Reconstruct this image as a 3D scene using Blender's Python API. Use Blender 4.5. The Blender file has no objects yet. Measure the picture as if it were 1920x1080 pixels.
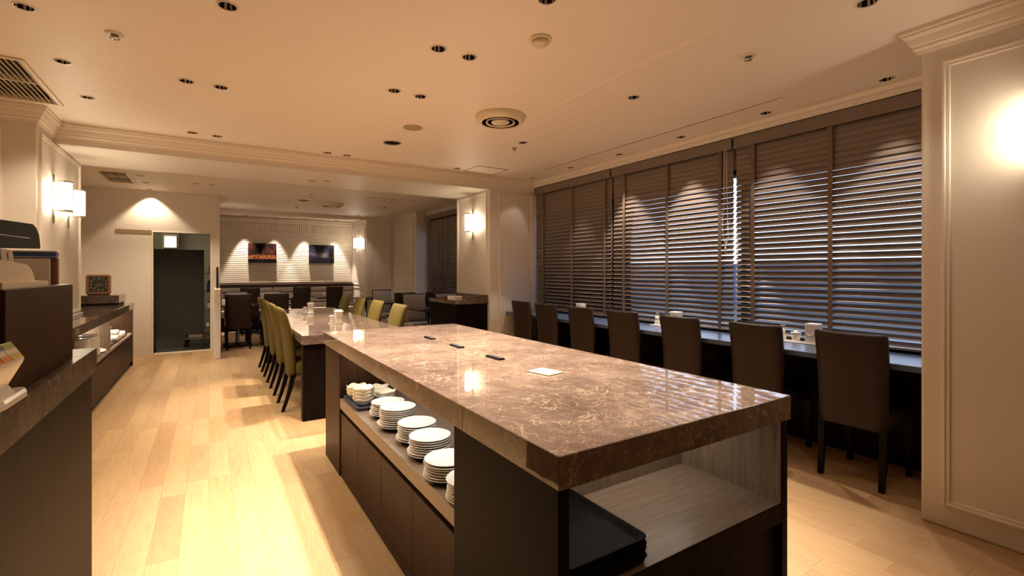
import bpy, bmesh, math, random
from math import sin, cos, pi, atan2, radians
from mathutils import Vector, Matrix
random.seed(7)
S = bpy.context.scene
C = S.collection

# ------------------------------------------------------------------ camera, world, exposure
cam = bpy.data.cameras.new('camera')
cam.lens = 36 * 892 / 1920
cam.sensor_width = 36
cam.shift_y = -31 / 1920
cam.clip_start = .02
camo = bpy.data.objects.new('camera', cam)
C.objects.link(camo)
camo.location = (0, 0, 1.33)
camo.rotation_euler = (pi / 2, 0, -atan2(568, 892))
S.camera = camo

W = bpy.data.worlds.new('world')
S.world = W
W.use_nodes = True
W.node_tree.nodes['Background'].inputs[0].default_value = (.60, .73, 1, 1)
W.node_tree.nodes['Background'].inputs[1].default_value = 2.6

S.view_settings.view_transform = 'Standard'
S.view_settings.look = 'None'
S.view_settings.exposure = 0.17
S.view_settings.gamma = 1
S.view_settings.use_curve_mapping = False
S.cycles.use_denoising = True
S.cycles.max_bounces = 10
S.cycles.diffuse_bounces = 6
S.cycles.glossy_bounces = 4
S.cycles.transparent_max_bounces = 12
S.cycles.sample_clamp_indirect = 6.0
S.cycles.caustics_reflective = False

WARM = (1.0, .76, .52)
WARMY = (1.0, .785, .55)
NEUT = (1.0, .81, .64)
# power of the recessed lamps, by row
P_LEFT, P_AISLE, P_MID, P_RIGHT, P_WIN, P_BACK, P_ALCOVE = 46, 36, 262, 10, 112, 28, 310


# ------------------------------------------------------------------ materials
def lin(c):
    return tuple(((v / 255) / 12.92 if v / 255 <= .04045 else ((v / 255 + .055) / 1.055) ** 2.4) for v in c) + (1,)


MATS = {}


def newmat(name):
    m = bpy.data.materials.new(name)
    m.use_nodes = True
    MATS[name] = m
    nt = m.node_tree
    return m, nt, nt.nodes['Principled BSDF']


def nd(nt, t, **kw):
    n = nt.nodes.new(t)
    for k, v in kw.items():
        if isinstance(k, str) and hasattr(n, k):
            setattr(n, k, v)
    return n


def mapping(nt, scale, rnd=False):
    tc = nd(nt, 'ShaderNodeTexCoord')
    mp = nd(nt, 'ShaderNodeMapping')
    mp.inputs['Scale'].default_value = scale
    src = tc.outputs['Object']
    if rnd:
        oi = nd(nt, 'ShaderNodeObjectInfo')
        ge = nd(nt, 'ShaderNodeNewGeometry')
        ad = nd(nt, 'ShaderNodeMath', operation='ADD')
        nt.links.new(oi.outputs['Random'], ad.inputs[0])
        nt.links.new(ge.outputs['Random Per Island'], ad.inputs[1])
        fr = nd(nt, 'ShaderNodeMath', operation='FRACT')
        nt.links.new(ad.outputs[0], fr.inputs[0])
        ml = nd(nt, 'ShaderNodeMath', operation='MULTIPLY')
        ml.inputs[1].default_value = 37.0
        nt.links.new(fr.outputs[0], ml.inputs[0])
        va = nd(nt, 'ShaderNodeVectorMath', operation='ADD')
        nt.links.new(src, va.inputs[0])
        nt.links.new(ml.outputs[0], va.inputs[1])
        nt.links.new(va.outputs[0], mp.inputs[0])
        return mp.outputs[0], fr.outputs[0]
    nt.links.new(src, mp.inputs[0])
    return mp.outputs[0], None


def noise(nt, vec, scale, detail=4, rough=.5, dist=0):
    n = nd(nt, 'ShaderNodeTexNoise')
    n.inputs['Scale'].default_value = scale
    n.inputs['Detail'].default_value = detail
    n.inputs['Roughness'].default_value = rough
    n.inputs['Distortion'].default_value = dist
    nt.links.new(vec, n.inputs['Vector'])
    return n.outputs['Fac']


def ramp(nt, fac, stops):
    r = nd(nt, 'ShaderNodeValToRGB')
    e = r.color_ramp.elements
    while len(e) < len(stops):
        e.new(.5)
    for el, (p, c) in zip(e, stops):
        el.position = p
        el.color = c
    nt.links.new(fac, r.inputs[0])
    return r.outputs[0]


def bump(nt, b, h, strength, dist=.01):
    n = nd(nt, 'ShaderNodeBump')
    n.inputs['Strength'].default_value = strength
    n.inputs['Distance'].default_value = dist
    nt.links.new(h, n.inputs['Height'])
    nt.links.new(n.outputs[0], b.inputs['Normal'])


def mixc(nt, fac, a, b, mode='MIX'):
    n = nd(nt, 'ShaderNodeMix', data_type='RGBA', blend_type=mode)
    for sock, v in ((n.inputs['Factor'], fac), (n.inputs[6], a), (n.inputs[7], b)):
        if isinstance(v, (int, float, tuple)):
            sock.default_value = v
        else:
            nt.links.new(v, sock)
    return n.outputs[2]


def plain(name, rgb, rough=.5, metal=0, spec=.5, nscale=0, namt=.12, bscale=0, bstr=.1, bdist=.01, emit=None, coat=0):
    m, nt, b = newmat(name)
    b.inputs['Roughness'].default_value = rough
    b.inputs['Metallic'].default_value = metal
    b.inputs['Specular IOR Level'].default_value = spec
    b.inputs['Coat Weight'].default_value = coat
    c = lin(rgb)
    b.inputs['Base Color'].default_value = c
    v, _ = mapping(nt, (1, 1, 1))
    if nscale:
        f = noise(nt, v, nscale)
        lo = tuple(x * (1 - namt) for x in c[:3]) + (1,)
        hi = tuple(min(1, x * (1 + namt)) for x in c[:3]) + (1,)
        nt.links.new(ramp(nt, f, [(.3, lo), (.7, hi)]), b.inputs['Base Color'])
    if bscale:
        bump(nt, b, noise(nt, v, bscale, 5), bstr, bdist)
    if emit:
        b.inputs['Emission Color'].default_value = tuple(emit[:3]) + (1,)
        b.inputs['Emission Strength'].default_value = emit[3]
    return m


def wood(name, a, bcol, rough=.4, scale=(60, 60, 3), spec=.05, bstr=.06):
    m, nt, b = newmat(name)
    v, _ = mapping(nt, scale)
    f = noise(nt, v, 1.0, 6, .65, .4)
    col = ramp(nt, f, [(.32, lin(a)), (.68, lin(bcol))])
    nt.links.new(col, b.inputs['Base Color'])
    b.inputs['Roughness'].default_value = rough
    b.inputs['Specular IOR Level'].default_value = spec
    bump(nt, b, f, bstr, .002)
    return m


def oak(name):
    m, nt, b = newmat(name)
    v, r = mapping(nt, (15, 1.3, 15), True)
    f = noise(nt, v, 1.3, 3, .5, 1.2)
    w = nd(nt, 'ShaderNodeMath', operation='PINGPONG')
    mu = nd(nt, 'ShaderNodeMath', operation='MULTIPLY')
    mu.inputs[1].default_value = 9
    nt.links.new(f, mu.inputs[0])
    nt.links.new(mu.outputs[0], w.inputs[0])
    w.inputs[1].default_value = 1
    v2, _ = mapping(nt, (140, 5, 140))
    f2 = noise(nt, v2, 1, 4, .6)
    c1 = ramp(nt, w.outputs[0], [(.0, lin((172, 143, 106))), (.5, lin((179, 150, 113))), (1, lin((182, 154, 117)))])
    c2 = mixc(nt, .25, c1, ramp(nt, f2, [(.3, lin((156, 125, 90))), (.7, lin((190, 163, 126)))]))
    tone = ramp(nt, r, [(0, (.87, .81, .75, 1)), (.25, (.94, .91, .87, 1)), (.5, (1, 1, .98, 1)), (.75, (1.05, 1.05, 1.0, 1)), (1, (.95, .86, .78, 1))])
    nt.links.new(mixc(nt, 1.0, c2, tone, 'MULTIPLY'), b.inputs['Base Color'])
    b.inputs['Roughness'].default_value = .42
    b.inputs['Specular IOR Level'].default_value = .35
    bump(nt, b, f2, .05, .002)
    return m


def marble(name, base=(112, 96, 85), dark=(82, 68, 59), vein=(190, 168, 146), rough=.025, wob=.009, spec=1.0):
    m, nt, b = newmat(name)
    v, _ = mapping(nt, (1, 1, 1))
    f = noise(nt, v, 5, 6, .6, .6)
    col = ramp(nt, f, [(.3, lin(dark)), (.7, lin(base))])
    for sc, wd, amt in ((5, .014, .62), (11, .02, .5), (24, .028, .42)):
        n = noise(nt, v, sc, 3, .55, 2.2)
        s = nd(nt, 'ShaderNodeMath', operation='SUBTRACT')
        s.inputs[1].default_value = .5
        nt.links.new(n, s.inputs[0])
        a = nd(nt, 'ShaderNodeMath', operation='ABSOLUTE')
        nt.links.new(s.outputs[0], a.inputs[0])
        k = ramp(nt, a.outputs[0], [(0, (amt, amt, amt, 1)), (wd, (0, 0, 0, 1))])
        brk = noise(nt, v, sc * .8, 2)
        kk = nd(nt, 'ShaderNodeMath', operation='MULTIPLY')
        nt.links.new(k, kk.inputs[0])
        nt.links.new(ramp(nt, brk, [(.45, (0, 0, 0, 1)), (.62, (1, 1, 1, 1))]), kk.inputs[1])
        col = mixc(nt, kk.outputs[0], col, lin(vein))
    nt.links.new(col, b.inputs['Base Color'])
    b.inputs['Roughness'].default_value = rough
    b.inputs['Specular IOR Level'].default_value = spec
    bump(nt, b, noise(nt, v, 7, 2), wob, .05)
    return m


def emitter(name, rgb, strength):
    m, nt, b = newmat(name)
    b.inputs['Base Color'].default_value = (.9, .85, .75, 1)
    b.inputs['Emission Color'].default_value = tuple(rgb) + (1,)
    b.inputs['Emission Strength'].default_value = strength
    return m


def thinglass(name, tint=(1, 1, 1), ior=1.45):
    m, nt, b = newmat(name)
    nt.nodes.remove(b)
    out = nt.nodes['Material Output']
    tr = nd(nt, 'ShaderNodeBsdfTransparent')
    tr.inputs[0].default_value = tuple(tint) + (1,)
    gl = nd(nt, 'ShaderNodeBsdfGlossy')
    gl.inputs['Roughness'].default_value = .02
    fr = nd(nt, 'ShaderNodeFresnel')
    fr.inputs[0].default_value = ior
    mx = nd(nt, 'ShaderNodeMixShader')
    nt.links.new(fr.outputs[0], mx.inputs[0])
    nt.links.new(tr.outputs[0], mx.inputs[1])
    nt.links.new(gl.outputs[0], mx.inputs[2])
    nt.links.new(mx.outputs[0], out.inputs[0])
    return m


M_wall = plain('wall_paint', (216, 209, 199), .42, spec=.4, bscale=30, bstr=.10, bdist=.01)
M_ceil = plain('ceiling_paper', (232, 223, 213), .55, spec=.3, bscale=14, bstr=.34, bdist=.014)
M_trim = plain('trim_paint', (222, 212, 198), .33, spec=.5)
M_oak = oak('oak_plank')
M_sub = plain('subfloor', (110, 84, 56), .9)
M_dark = wood('dark_wood', (42, 27, 17), (66, 45, 30), .40)
M_jet = wood('jet_and_shaded_wood', (11, 7, 5), (24, 16, 11), .5)
M_black = wood('black_wood', (20, 13, 9), (40, 27, 19), .5)
M_lite = wood('grey_wood', (118, 101, 84), (152, 133, 113), .42, (70, 70, 4), .2)
M_liteh = wood('grey_wood_shelf', (122, 104, 88), (150, 131, 114), .36, (4, 70, 70), .3)
M_marb = marble('brown_marble')
M_marb2 = marble('brown_marble_matt', base=(78, 64, 54), dark=(42, 33, 27), spec=.1, rough=.35)
M_slat = plain('taupe_slat', (118, 106, 96), .38, spec=.5, nscale=0)
M_tape = plain('ladder_tape', (112, 94, 78), .8)
M_leath = plain('brown_leather', (44, 31, 23), .5, spec=.25, bscale=220, bstr=.08, bdist=.003)
M_grey = plain('grey_fabric', (132, 120, 112), .75, bscale=160, bstr=.1, bdist=.003)
M_olive = plain('olive_fabric', (90, 78, 34), .72, spec=.2, nscale=60, namt=.06, bscale=260, bstr=.1, bdist=.002)
M_leg = plain('black_leg', (15, 10, 8), .45, spec=.12)
M_blk = plain('black_gloss', (12, 11, 11), .3, spec=.3)
M_blkm = plain('black_matt', (16, 14, 13), .6)
M_white = plain('white_ceramic', (236, 232, 224), .16, spec=.55)
M_cream = plain('cream_ceramic', (238, 226, 200), .22)
M_rim = plain('plate_foot', (205, 186, 158), .5)
M_chrome = plain('chrome', (200, 194, 186), .14, metal=1)
M_refl = plain('lamp_reflector', (226, 216, 200), .35, metal=.6)
M_refl2 = plain('lamp_reflector_shade', (58, 44, 34), .25, metal=.7)  # dark facets: reflections in the silver painted as a second colour
M_steel = plain('steel', (150, 150, 152), .3, metal=1)
M_ctr = plain('counter_laminate', (70, 82, 108), .28, spec=.8)  # bluish base colour stands in for sky light on the countertop
M_plast = plain('cream_plastic', (214, 200, 172), .38)
M_paper = plain('white_paper', (235, 230, 222), .7)
M_char = plain('charcoal_cloth', (44, 41, 38), .8, nscale=5, namt=.12)
M_glow = emitter('sconce_glow', (1, .82, .58), 40)
M_led = emitter('led_glow', (1, .93, .84), 20)
M_led2 = emitter('led_glow_front', (1, .88, .74), 14)
M_led3 = emitter('led_glow_buffet', (1, .90, .76), 110)
M_card = plain('cream_card', (196, 182, 152), .6)
M_hood = plain('hood_black', (10, 9, 9), .45, spec=.06)
M_bulb = plain('lamp_lens', (60, 55, 50), .2)
M_glass = thinglass('window_glass')
M_alum = plain('dark_aluminium', (60, 56, 54), .4, metal=.6)
M_tile = plain('white_tile', (216, 206, 192), .35)
M_acdark = plain('grille_dark', (20, 12, 9), .8, spec=.1)
M_cover = plain('cover_plate', (168, 150, 122), .5)
M_blue = plain('blue_card', (52, 84, 140), .5)
M_brownfr = plain('brown_frame', (104, 72, 46), .5)
M_red = plain('red_print', (190, 90, 70), .6)


# ------------------------------------------------------------------ mesh building
class MB:
    def __init__(self, origin=(0, 0, 0)):
        self.bm = bmesh.new()
        self.o = Vector(origin)

    def box(self, x0, x1, y0, y1, z0, z1, bev=0, mi=0):
        bm = self.bm
        vs = [bm.verts.new((x, y, z)) for x in (x0, x1) for y in (y0, y1) for z in (z0, z1)]
        q = [(0, 1, 3, 2), (4, 6, 7, 5), (0, 4, 5, 1), (2, 3, 7, 6), (0, 2, 6, 4), (1, 5, 7, 3)]
        fs = [bm.faces.new([vs[i] for i in f]) for f in q]
        for f in fs:
            f.material_index = mi
        if bev:
            es = list({e for f in fs for e in f.edges})
            bmesh.ops.bevel(bm, geom=es, offset=bev, segments=2 if bev > .004 else 1, profile=.6, affect='EDGES')
        return self

    def poly_prism(self, pts, z0, z1, mi=0):
        bm = self.bm
        a = [bm.verts.new((x, y, z0)) for x, y in pts]
        b = [bm.verts.new((x, y, z1)) for x, y in pts]
        n = len(pts)
        fs = [bm.faces.new(a[::-1]), bm.faces.new(b)]
        for i in range(n):
            fs.append(bm.faces.new((a[i], a[(i + 1) % n], b[(i + 1) % n], b[i])))
        for f in fs:
            f.material_index = mi
        return self

    def loft(self, rings, cap0=True, cap1=True, closed=True, mi=0, smooth=True):
        bm = self.bm
        R = [[bm.verts.new(p) for p in r] for r in rings]
        n = len(R[0])
        for a, b in zip(R, R[1:]):
            for i in range(n if closed else n - 1):
                f = bm.faces.new((a[i], a[(i + 1) % n], b[(i + 1) % n], b[i]))
                f.smooth = smooth
                f.material_index = mi
        if cap0:
            f = bm.faces.new(R[0][::-1])
            f.material_index = mi
        if cap1:
            f = bm.faces.new(R[-1])
            f.material_index = mi
        return self

    def lathe(self, prof, c=(0, 0, 0), seg=24, mi=0, smooth=True, caps=True):
        rings = [[(c[0] + r * cos(2 * pi * i / seg), c[1] + r * sin(2 * pi * i / seg), c[2] + z) for i in range(seg)] for r, z in prof]
        return self.loft(rings, caps and prof[0][0] > 0, caps and prof[-1][0] > 0, True, mi, smooth)

    def tube(self, pts, r, seg=8, mi=0):
        pts = [Vector(p) for p in pts]
        rings = []
        for i, p in enumerate(pts):
            t = (pts[min(i + 1, len(pts) - 1)] - pts[max(i - 1, 0)]).normalized()
            a = t.cross(Vector((0, 0, 1)) if abs(t.z) < .9 else Vector((1, 0, 0))).normalized()
            b = t.cross(a)
            rings.append([p + (a * cos(2 * pi * k / seg) + b * sin(2 * pi * k / seg)) * r for k in range(seg)])
        return self.loft(rings, mi=mi)

    def build(self, name, mat, parent=None, autosmooth=False):
        bm = self.bm
        bmesh.ops.recalc_face_normals(bm, faces=bm.faces)
        me = bpy.data.meshes.new(name)
        if self.o.length:
            bmesh.ops.translate(bm, verts=bm.verts, vec=-self.o)
        bm.to_mesh(me)
        bm.free()
        for m in (mat if isinstance(mat, (list, tuple)) else [mat]):
            me.materials.append(m)
        o = bpy.data.objects.new(name, me)
        C.objects.link(o)
        if parent:
            o.parent = parent
        else:
            o.location = self.o
        return o


def rrect(cx, cy, hx, hy, r, n=3):
    out = []
    for sx, sy, a0 in ((1, 1, 0), (-1, 1, pi / 2), (-1, -1, pi), (1, -1, 3 * pi / 2)):
        for k in range(n + 1):
            a = a0 + k * pi / 2 / n
            out.append((cx + sx * (hx - r) + r * cos(a), cy + sy * (hy - r) + r * sin(a)))
    return out


def tag(o, label, cat, group=None):
    o['label'] = label
    o['category'] = cat
    if group:
        o['group'] = group
    return o


def thing(name, label, cat, loc=(0, 0, 0), rz=0, group=None):
    o = bpy.data.objects.new(name, None)
    o.empty_display_size = .1
    C.objects.link(o)
    o.location = loc
    o.rotation_euler = (0, 0, rz)
    return tag(o, label, cat, group)


def dup(root, loc, rz=0, label=None, group=None, name=None):
    r = root.copy()
    C.objects.link(r)
    r.location = loc
    r.rotation_euler = (0, 0, rz)
    if label:
        r['label'] = label
    if group:
        r['group'] = group
    for ch in list(root.children):
        c = ch.copy()
        C.objects.link(c)
        c.parent = r
        for g in list(ch.children):
            d = g.copy()
            C.objects.link(d)
            d.parent = c
    return r


def struct(o):
    o['kind'] = 'structure'
    return o


TRIM = [0]


def trim(mb, mat=None):
    TRIM[0] += 1
    return struct(mb.build('trim_%d' % TRIM[0], mat or M_trim))


# ------------------------------------------------------------------ the setting: shell
ZC = 2.62
YB0, YB1, ZBEAM = 5.624, 6.66, 2.447
XP = 3.22            # pillar faces
XW = 4.03            # window wall
YP = .975            # near pillar corner

fl = struct(MB().box(-2.2, 4.4, -2.7, 13.0, -.05, -.014).build('floor', M_sub))
PW, PL = .12, .76
pm = MB().box(.0002, PW - .0002, .0002, PL - .0002, -.0135, 0, .0005)
plank0 = pm.build('plank', M_oak, fl)
planks = []
for i in range(-17, 36):
    off = random.Random(i * 7 + 3).uniform(0, .76)
    for j in range(-4, 18):
        x, y = i * PW, j * PL - off
        if x > 4.1 or y > 12.6:
            continue
        cx, cy = x + PW / 2, y + PL / 2
        d = .537 * cx + .8436 * cy
        hidden = (.75 < cx < 1.7 and .95 < cy < 3.6) or cx < -.98 or (cx > 3.3 and cy < .9) or (.8 < cx < 1.5 and 4.6 < cy < 7.7) or cx > 3.75 or (cx < -.5 and cy < 2.6)
        u = (.8436 * cx - .537 * cy) / max(d, .05)
        seen = d > .9 and abs(u) < 1.2 and not hidden and cy < 9.4
        planks.append((not seen, d, x, y))
planks.sort()
rest = MB()
for n, (ns, d, x, y) in enumerate(planks):
    if n < 296:
        p = plank0 if n == 0 else plank0.copy()
        if n:
            C.objects.link(p)
        p.location = (x, y, 0)
    else:
        rest.box(x + .0006, x + PW - .0006, y + .0006, y + PL - .0006, -.0135, 0)
st = rest.build('far_planks', M_oak, fl)
st['kind'] = 'stuff'

# recessed lamps: (x, y, hole radius, row)
ROWS = [
    ('cashier side of the aisle', [(-.76, 3.23), (-.76, 3.946), (-.76, 4.657)], .036, P_LEFT, WARMY, 62),
    ('aisle pairs', [(-.13, 2.69), (.075, 2.69), (-.13, 3.90), (.07, 3.90), (-.13, 5.32), (.065, 5.33)], .040, P_AISLE, WARMY, 50),
    ('middle pairs', [(1.12, 1.81), (1.35, 1.81), (1.12, 2.55), (1.32, 2.55), (1.113, 3.31), (1.313, 3.315), (1.085, 5.43), (1.29, 5.44)], .040, P_MID, NEUT, 39),
    ('right row', [(2.66, 1.01), (2.65, 2.486), (2.645, 3.953), (2.615, 5.385)], .040, P_RIGHT, NEUT, 50),
    ('window row', [(3.828, 1.341), (3.815, 2.153), (3.815, 2.975), (3.805, 3.78), (3.785, 4.588), (3.77, 5.386)], .040, P_WIN, (1.0, .84, .70), 37),
]
BROWS = [
    ('ceiling by the door wall', [(-.785, 8.08), (-.78, 8.67), (-.78, 9.36)], .04, P_BACK, WARMY, 50),
    ('ceiling past the aisle', [(-.165, 8.37), (.035, 8.35)], .040, P_AISLE, WARM, 60),
    ('dining room middle', [(1.03, 9.52), (1.21, 9.46), (1.44, 8.49), (.36, 10.74)], .040, P_BACK, NEUT, 60),
    ('dining room window side', [(2.915, 8.21), (3.11, 8.20), (2.88, 9.59), (3.08, 9.60), (2.88, 11.1), (3.07, 11.04)], .040, P_BACK * .4, NEUT, 34),
]


def circ(x, y, r, n=16):
    return [(x + r * cos(2 * pi * k / n), y + r * sin(2 * pi * k / n)) for k in range(n)]


def plate(bm, outer, holes, z):
    es = []
    for lp in [outer] + holes:
        vs = [bm.verts.new((x, y, z)) for x, y in lp]
        es += [bm.edges.new((vs[i], vs[(i + 1) % len(vs)])) for i in range(len(vs))]
    bmesh.ops.triangle_fill(bm, use_beauty=True, use_dissolve=False, edges=es)


TR = (.42, 2.25, -2.6, 3.75)      # shallow raised tray in the ceiling: x0 x1 y0 y1
ZT = ZC
SPK_H = [(1.548, 4.665, .085)]
DIFF_MAIN = (2.045, 3.39)
GR1 = (-1.42, -.975, 4.05, 4.955)
mb = MB()
hm, ht = [], []
for nm, L, r, *_ in ROWS:
    for x, y in L:
        hm.append(circ(x, y, r))
for x, y, r in SPK_H:
    hm.append(circ(x, y, r))
hm.append(circ(*DIFF_MAIN, .13, 28))
hm.append([(GR1[0], GR1[2]), (GR1[1], GR1[2]), (GR1[1], GR1[3]), (GR1[0], GR1[3])])
plate(mb.bm, [(-2.1, -2.6), (4.35, -2.6), (4.35, YB0 + .02), (-2.1, YB0 + .02)], hm, ZC)
hb = []
for nm, L, r, *_ in BROWS:
    for x, y in L:
        hb.append(circ(x, y, r))
hb.append(circ(1.45, 9.311, .10))
hb.append(circ(1.98, 9.48, .13, 28))
GR2 = (-1.20, -.92, 7.93, 8.80)
hb.append([(GR2[0], GR2[2]), (GR2[1], GR2[2]), (GR2[1], GR2[3]), (GR2[0], GR2[3])])
plate(mb.bm, [(-2.1, YB1 - .02), (4.35, YB1 - .02), (4.35, 12.9), (-2.1, 12.9)], hb, ZC)
struct(mb.build('ceiling', M_ceil))
struct(MB().box(-2.3, 4.5, -2.8, 13.1, 2.86, 2.95).build('light_stop_slab', M_blkm))  # unseen slab added above the ceiling to keep sky light out
bmh = [circ(1.058, 6.234, .040), circ(1.225, 6.168, .040)]
mb = MB()
plate(mb.bm, [(-1.2, YB0 + .002), (XP + .02, YB0 + .002), (XP + .02, YB1), (-1.2, YB1)], bmh, ZBEAM)
mb.box(-1.2, XP + .02, YB0 + .002, YB0 + .012, ZBEAM, 2.86)
mb.box(-1.2, XP + .02, YB1 - .012, YB1 - .002, ZBEAM, 2.86)
struct(mb.build('ceiling_beam', M_wall))

trim(MB().loft([[(x, -2.5, z), (x + .0, 3.30, z)] for x, z in ((2.245, ZC + .001), (2.285, ZC - .006), (2.30, ZC - .006), (2.31, ZC + .001))], False, False, False, smooth=False), M_ceil)
# walls
struct(MB().box(-2.2, 4.5, -2.75, -2.6, 0, 2.86).build('wall_back', M_wall))
mb = MB().box(-2.1, -1.65, -2.6, 5.14, 0, 2.86).box(-2.1, -1.62, YB1, 9.5, 0, 2.86)
struct(mb.build('wall_left', M_wall))
for k in range(11):
    trim(MB().box(-1.625, -1.612, 6.64, 9.5, .92 + k * .155, .92 + k * .155 + .149, .003), M_wall) if k < 11 else None
struct(MB().box(-2.1, -1.14, 5.14, YB1, 0, 2.86, .006).build('pillar_left', M_wall))
struct(MB().box(XP, 4.45, -2.6, YP, 0, 2.86, .012).build('pillar_near', M_wall))
struct(MB().box(XP, 4.45, YB0, YB1 - .01, 0, 2.86, .012).build('pillar_far', M_wall))
# window wall of the front room: wall below, lintel above, then glass
mb = MB().box(4.03, 4.3, YP, YB0, 0, .775).box(4.06, 4.3, YP, YB0, 2.27, 2.86).box(XW - .08, 4.07, YP, YB0, 2.53, 2.86)
struct(mb.build('wall_right', M_wall))
w1 = struct(MB().box(4.10, 4.24, YP, YB0, .775, .83).box(4.10, 4.24, YP, YB0, 2.22, 2.27).build('window_1', M_alum))
for y in (YP + .03, 2.52, 4.05, YB0 - .03):
    MB().box(4.11, 4.23, y - .03, y + .03, .83, 2.22, .003).build('mullion', M_alum, w1)
for a, b in ((YP + .06, 2.49), (2.55, 4.02), (4.08, YB0 - .06)):
    MB().box(4.165, 4.171, a, b, .83, 2.22).build('pane', M_glass, w1)
# window wall of the rear room
mb = MB().box(4.03, 4.3, YB1, 9.82, 0, .80).box(4.03, 4.3, YB1, 9.82, 2.53, 2.86).box(4.03, 4.3, YB1, 7.2, .8, 2.53)
struct(mb.build('wall_right_rear', M_wall))
w2 = struct(MB().box(4.12, 4.24, 7.2, 9.82, .80, .85).box(4.12, 4.24, 7.2, 9.82, 2.27, 2.53).build('window_2', M_alum))
for y in (7.23, 8.84, 9.79):
    MB().box(4.13, 4.23, y - .03, y + .03, .85, 2.27, .003).build('mullion', M_alum, w2)
for a, b in ((7.26, 8.81), (8.87, 9.76)):
    MB().box(4.175, 4.181, a, b, .85, 2.27).build('pane', M_glass, w2)
# pier and alcove of the rear room
wr = struct(MB().box(3.79, 4.45, 9.82, 11.37, 0, 2.86, .004).build('wall_side_pier', M_wall))
for k in range(9):
    MB().box(3.778, 3.79, 9.98, 11.22, .93 + k * .17, .93 + k * .17 + .164, .004).build('plank_panel', M_wall, wr)
struct(MB().box(3.15, 4.45, 11.37, 12.9, 0, 2.86, .004).build('wall_alcove_side', M_wall))
wa = struct(MB().box(-1.2, 3.2, 12.75, 12.95, 0, 2.86).build('wall_alcove', M_wall))
mb = MB()
for k in range(27):
    z = 1.06 + k * .045
    mb.box(-.9, 3.15, 12.728, 12.752, z, z + .039, .008)
tl = mb.build('tile_strips', M_tile, wa)
tl['kind'] = 'stuff'
mb = MB()
for k in range(84):
    x = -.9 + k * .048
    mb.box(x, x + .038, 12.732, 12.752, 2.285, 2.49, .008)
tl = mb.build('fluted_tiles', M_tile, wa)
tl['kind'] = 'stuff'
trim(MB().box(-.9, 3.15, 12.68, 12.75, 2.49, 2.535, .006).box(-.9, 3.15, 12.71, 12.75, 2.535, 2.60, .004))
struct(MB().box(.1, 3.16, 11.37, 11.47, 2.535, 2.86, .004).build('trim_alcove_header', M_wall))
trim(MB().box(.1, 3.16, 11.345, 11.37, 2.545, 2.575, .006))
# door wall with opening, kitchen behind it
DX0, DX1, DZ = -.75, .018, 1.955
mb = MB().box(-2.1, DX0, 9.5, 9.6, 0, 2.86).box(DX1, .153, 9.5, 9.6, 0, 2.86).box(DX0, DX1, 9.5, 9.6, DZ, 2.86).box(.10, .153, 9.6, 12.8, 0, 2.86)
struct(mb.build('wall_door', M_wall))
fr = .022
dr = struct(MB().box(DX0 - fr, DX0, 9.485, 9.605, 0, DZ + fr, .003).box(DX1, DX1 + fr, 9.485, 9.605, 0, DZ + fr, .003).box(DX0, DX1, 9.485, 9.605, DZ, DZ + fr, .003).build('door_1', M_trim))
MB().box(DX0, DX1, 9.485, 9.60, 0, .012, .002).build('threshold', M_trim, dr)
trim(MB().box(-1.22, DX0 - fr, 9.496, 9.501, 1.925, 1.992, .002), plain('dark_band', (150, 122, 94), .6))  # thin tan band left of the door, darker than the wall
struct(MB().box(-2.1, .15, 12.3, 12.4, 0, 2.86).box(-2.1, -2.0, 9.6, 12.3, 0, 2.86).build('wall_kitchen', plain('kitchen_wall', (205, 196, 176), .5)))
struct(MB().box(-2.0, .1, 9.6, 12.3, 0.0005, .004).build('floor_kitchen', plain('kitchen_floor', (58, 54, 48), .35, nscale=3)))
# low partition beside the dining tables
struct(MB().box(.07, .15, 8.49, 9.5, 0, 1.06, .004).build('wall_partition', M_wall))
struct(MB().box(.15, .158, 8.50, 9.5, 0, 1.05, .001).build('trim_partition_panel', M_black))
tag(MB((.11, 9.2, 1.06)).box(.10, .125, 8.85, 9.48, 1.06, 1.40, .003).build('divider_board', M_dark), 'thin dark wooden board standing on the low white partition', 'board')
struct(MB().box(4.45, 40, -30, 40, -.6, -.5).build('ground_outside', plain('pavement', (54, 54, 58), .8)))


bo = struct(MB().box(24, 25, -30, 45, -.5, 1.75).build('wall_outside', plain('outside_wall', (84, 90, 104), .8)))


# crown mouldings
def sweep(path, prof, closed=False):
    """path: xy points; profile (out, z); 'out' is to the right of travel"""
    P = [Vector(p) for p in path]
    rings = []
    for i, p in enumerate(P):
        d0 = (P[i] - P[i - 1]).normalized() if i else (P[1] - P[0]).normalized()
        d1 = (P[i + 1] - P[i]).normalized() if i < len(P) - 1 else d0
        n0, n1 = Vector((d0.y, -d0.x)), Vector((d1.y, -d1.x))
        m = (n0 + n1) / (1 + n0.dot(n1))
        rings.append([(p.x + m.x * a, p.y + m.y * a, z) for a, z in prof])
    mb = MB()
    mb.loft(rings, True, True, True, smooth=False)
    return mb


def crown(z):
    return [(0, z - .13), (.012, z - .13), (.016, z - .112), (.03, z - .102), (.03, z - .09), (.036, z - .085), (.05, z - .05), (.066, z - .036), (.066, z - .026), (.075, z - .02), (.075, z - .001), (0, z - .001)]


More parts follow.
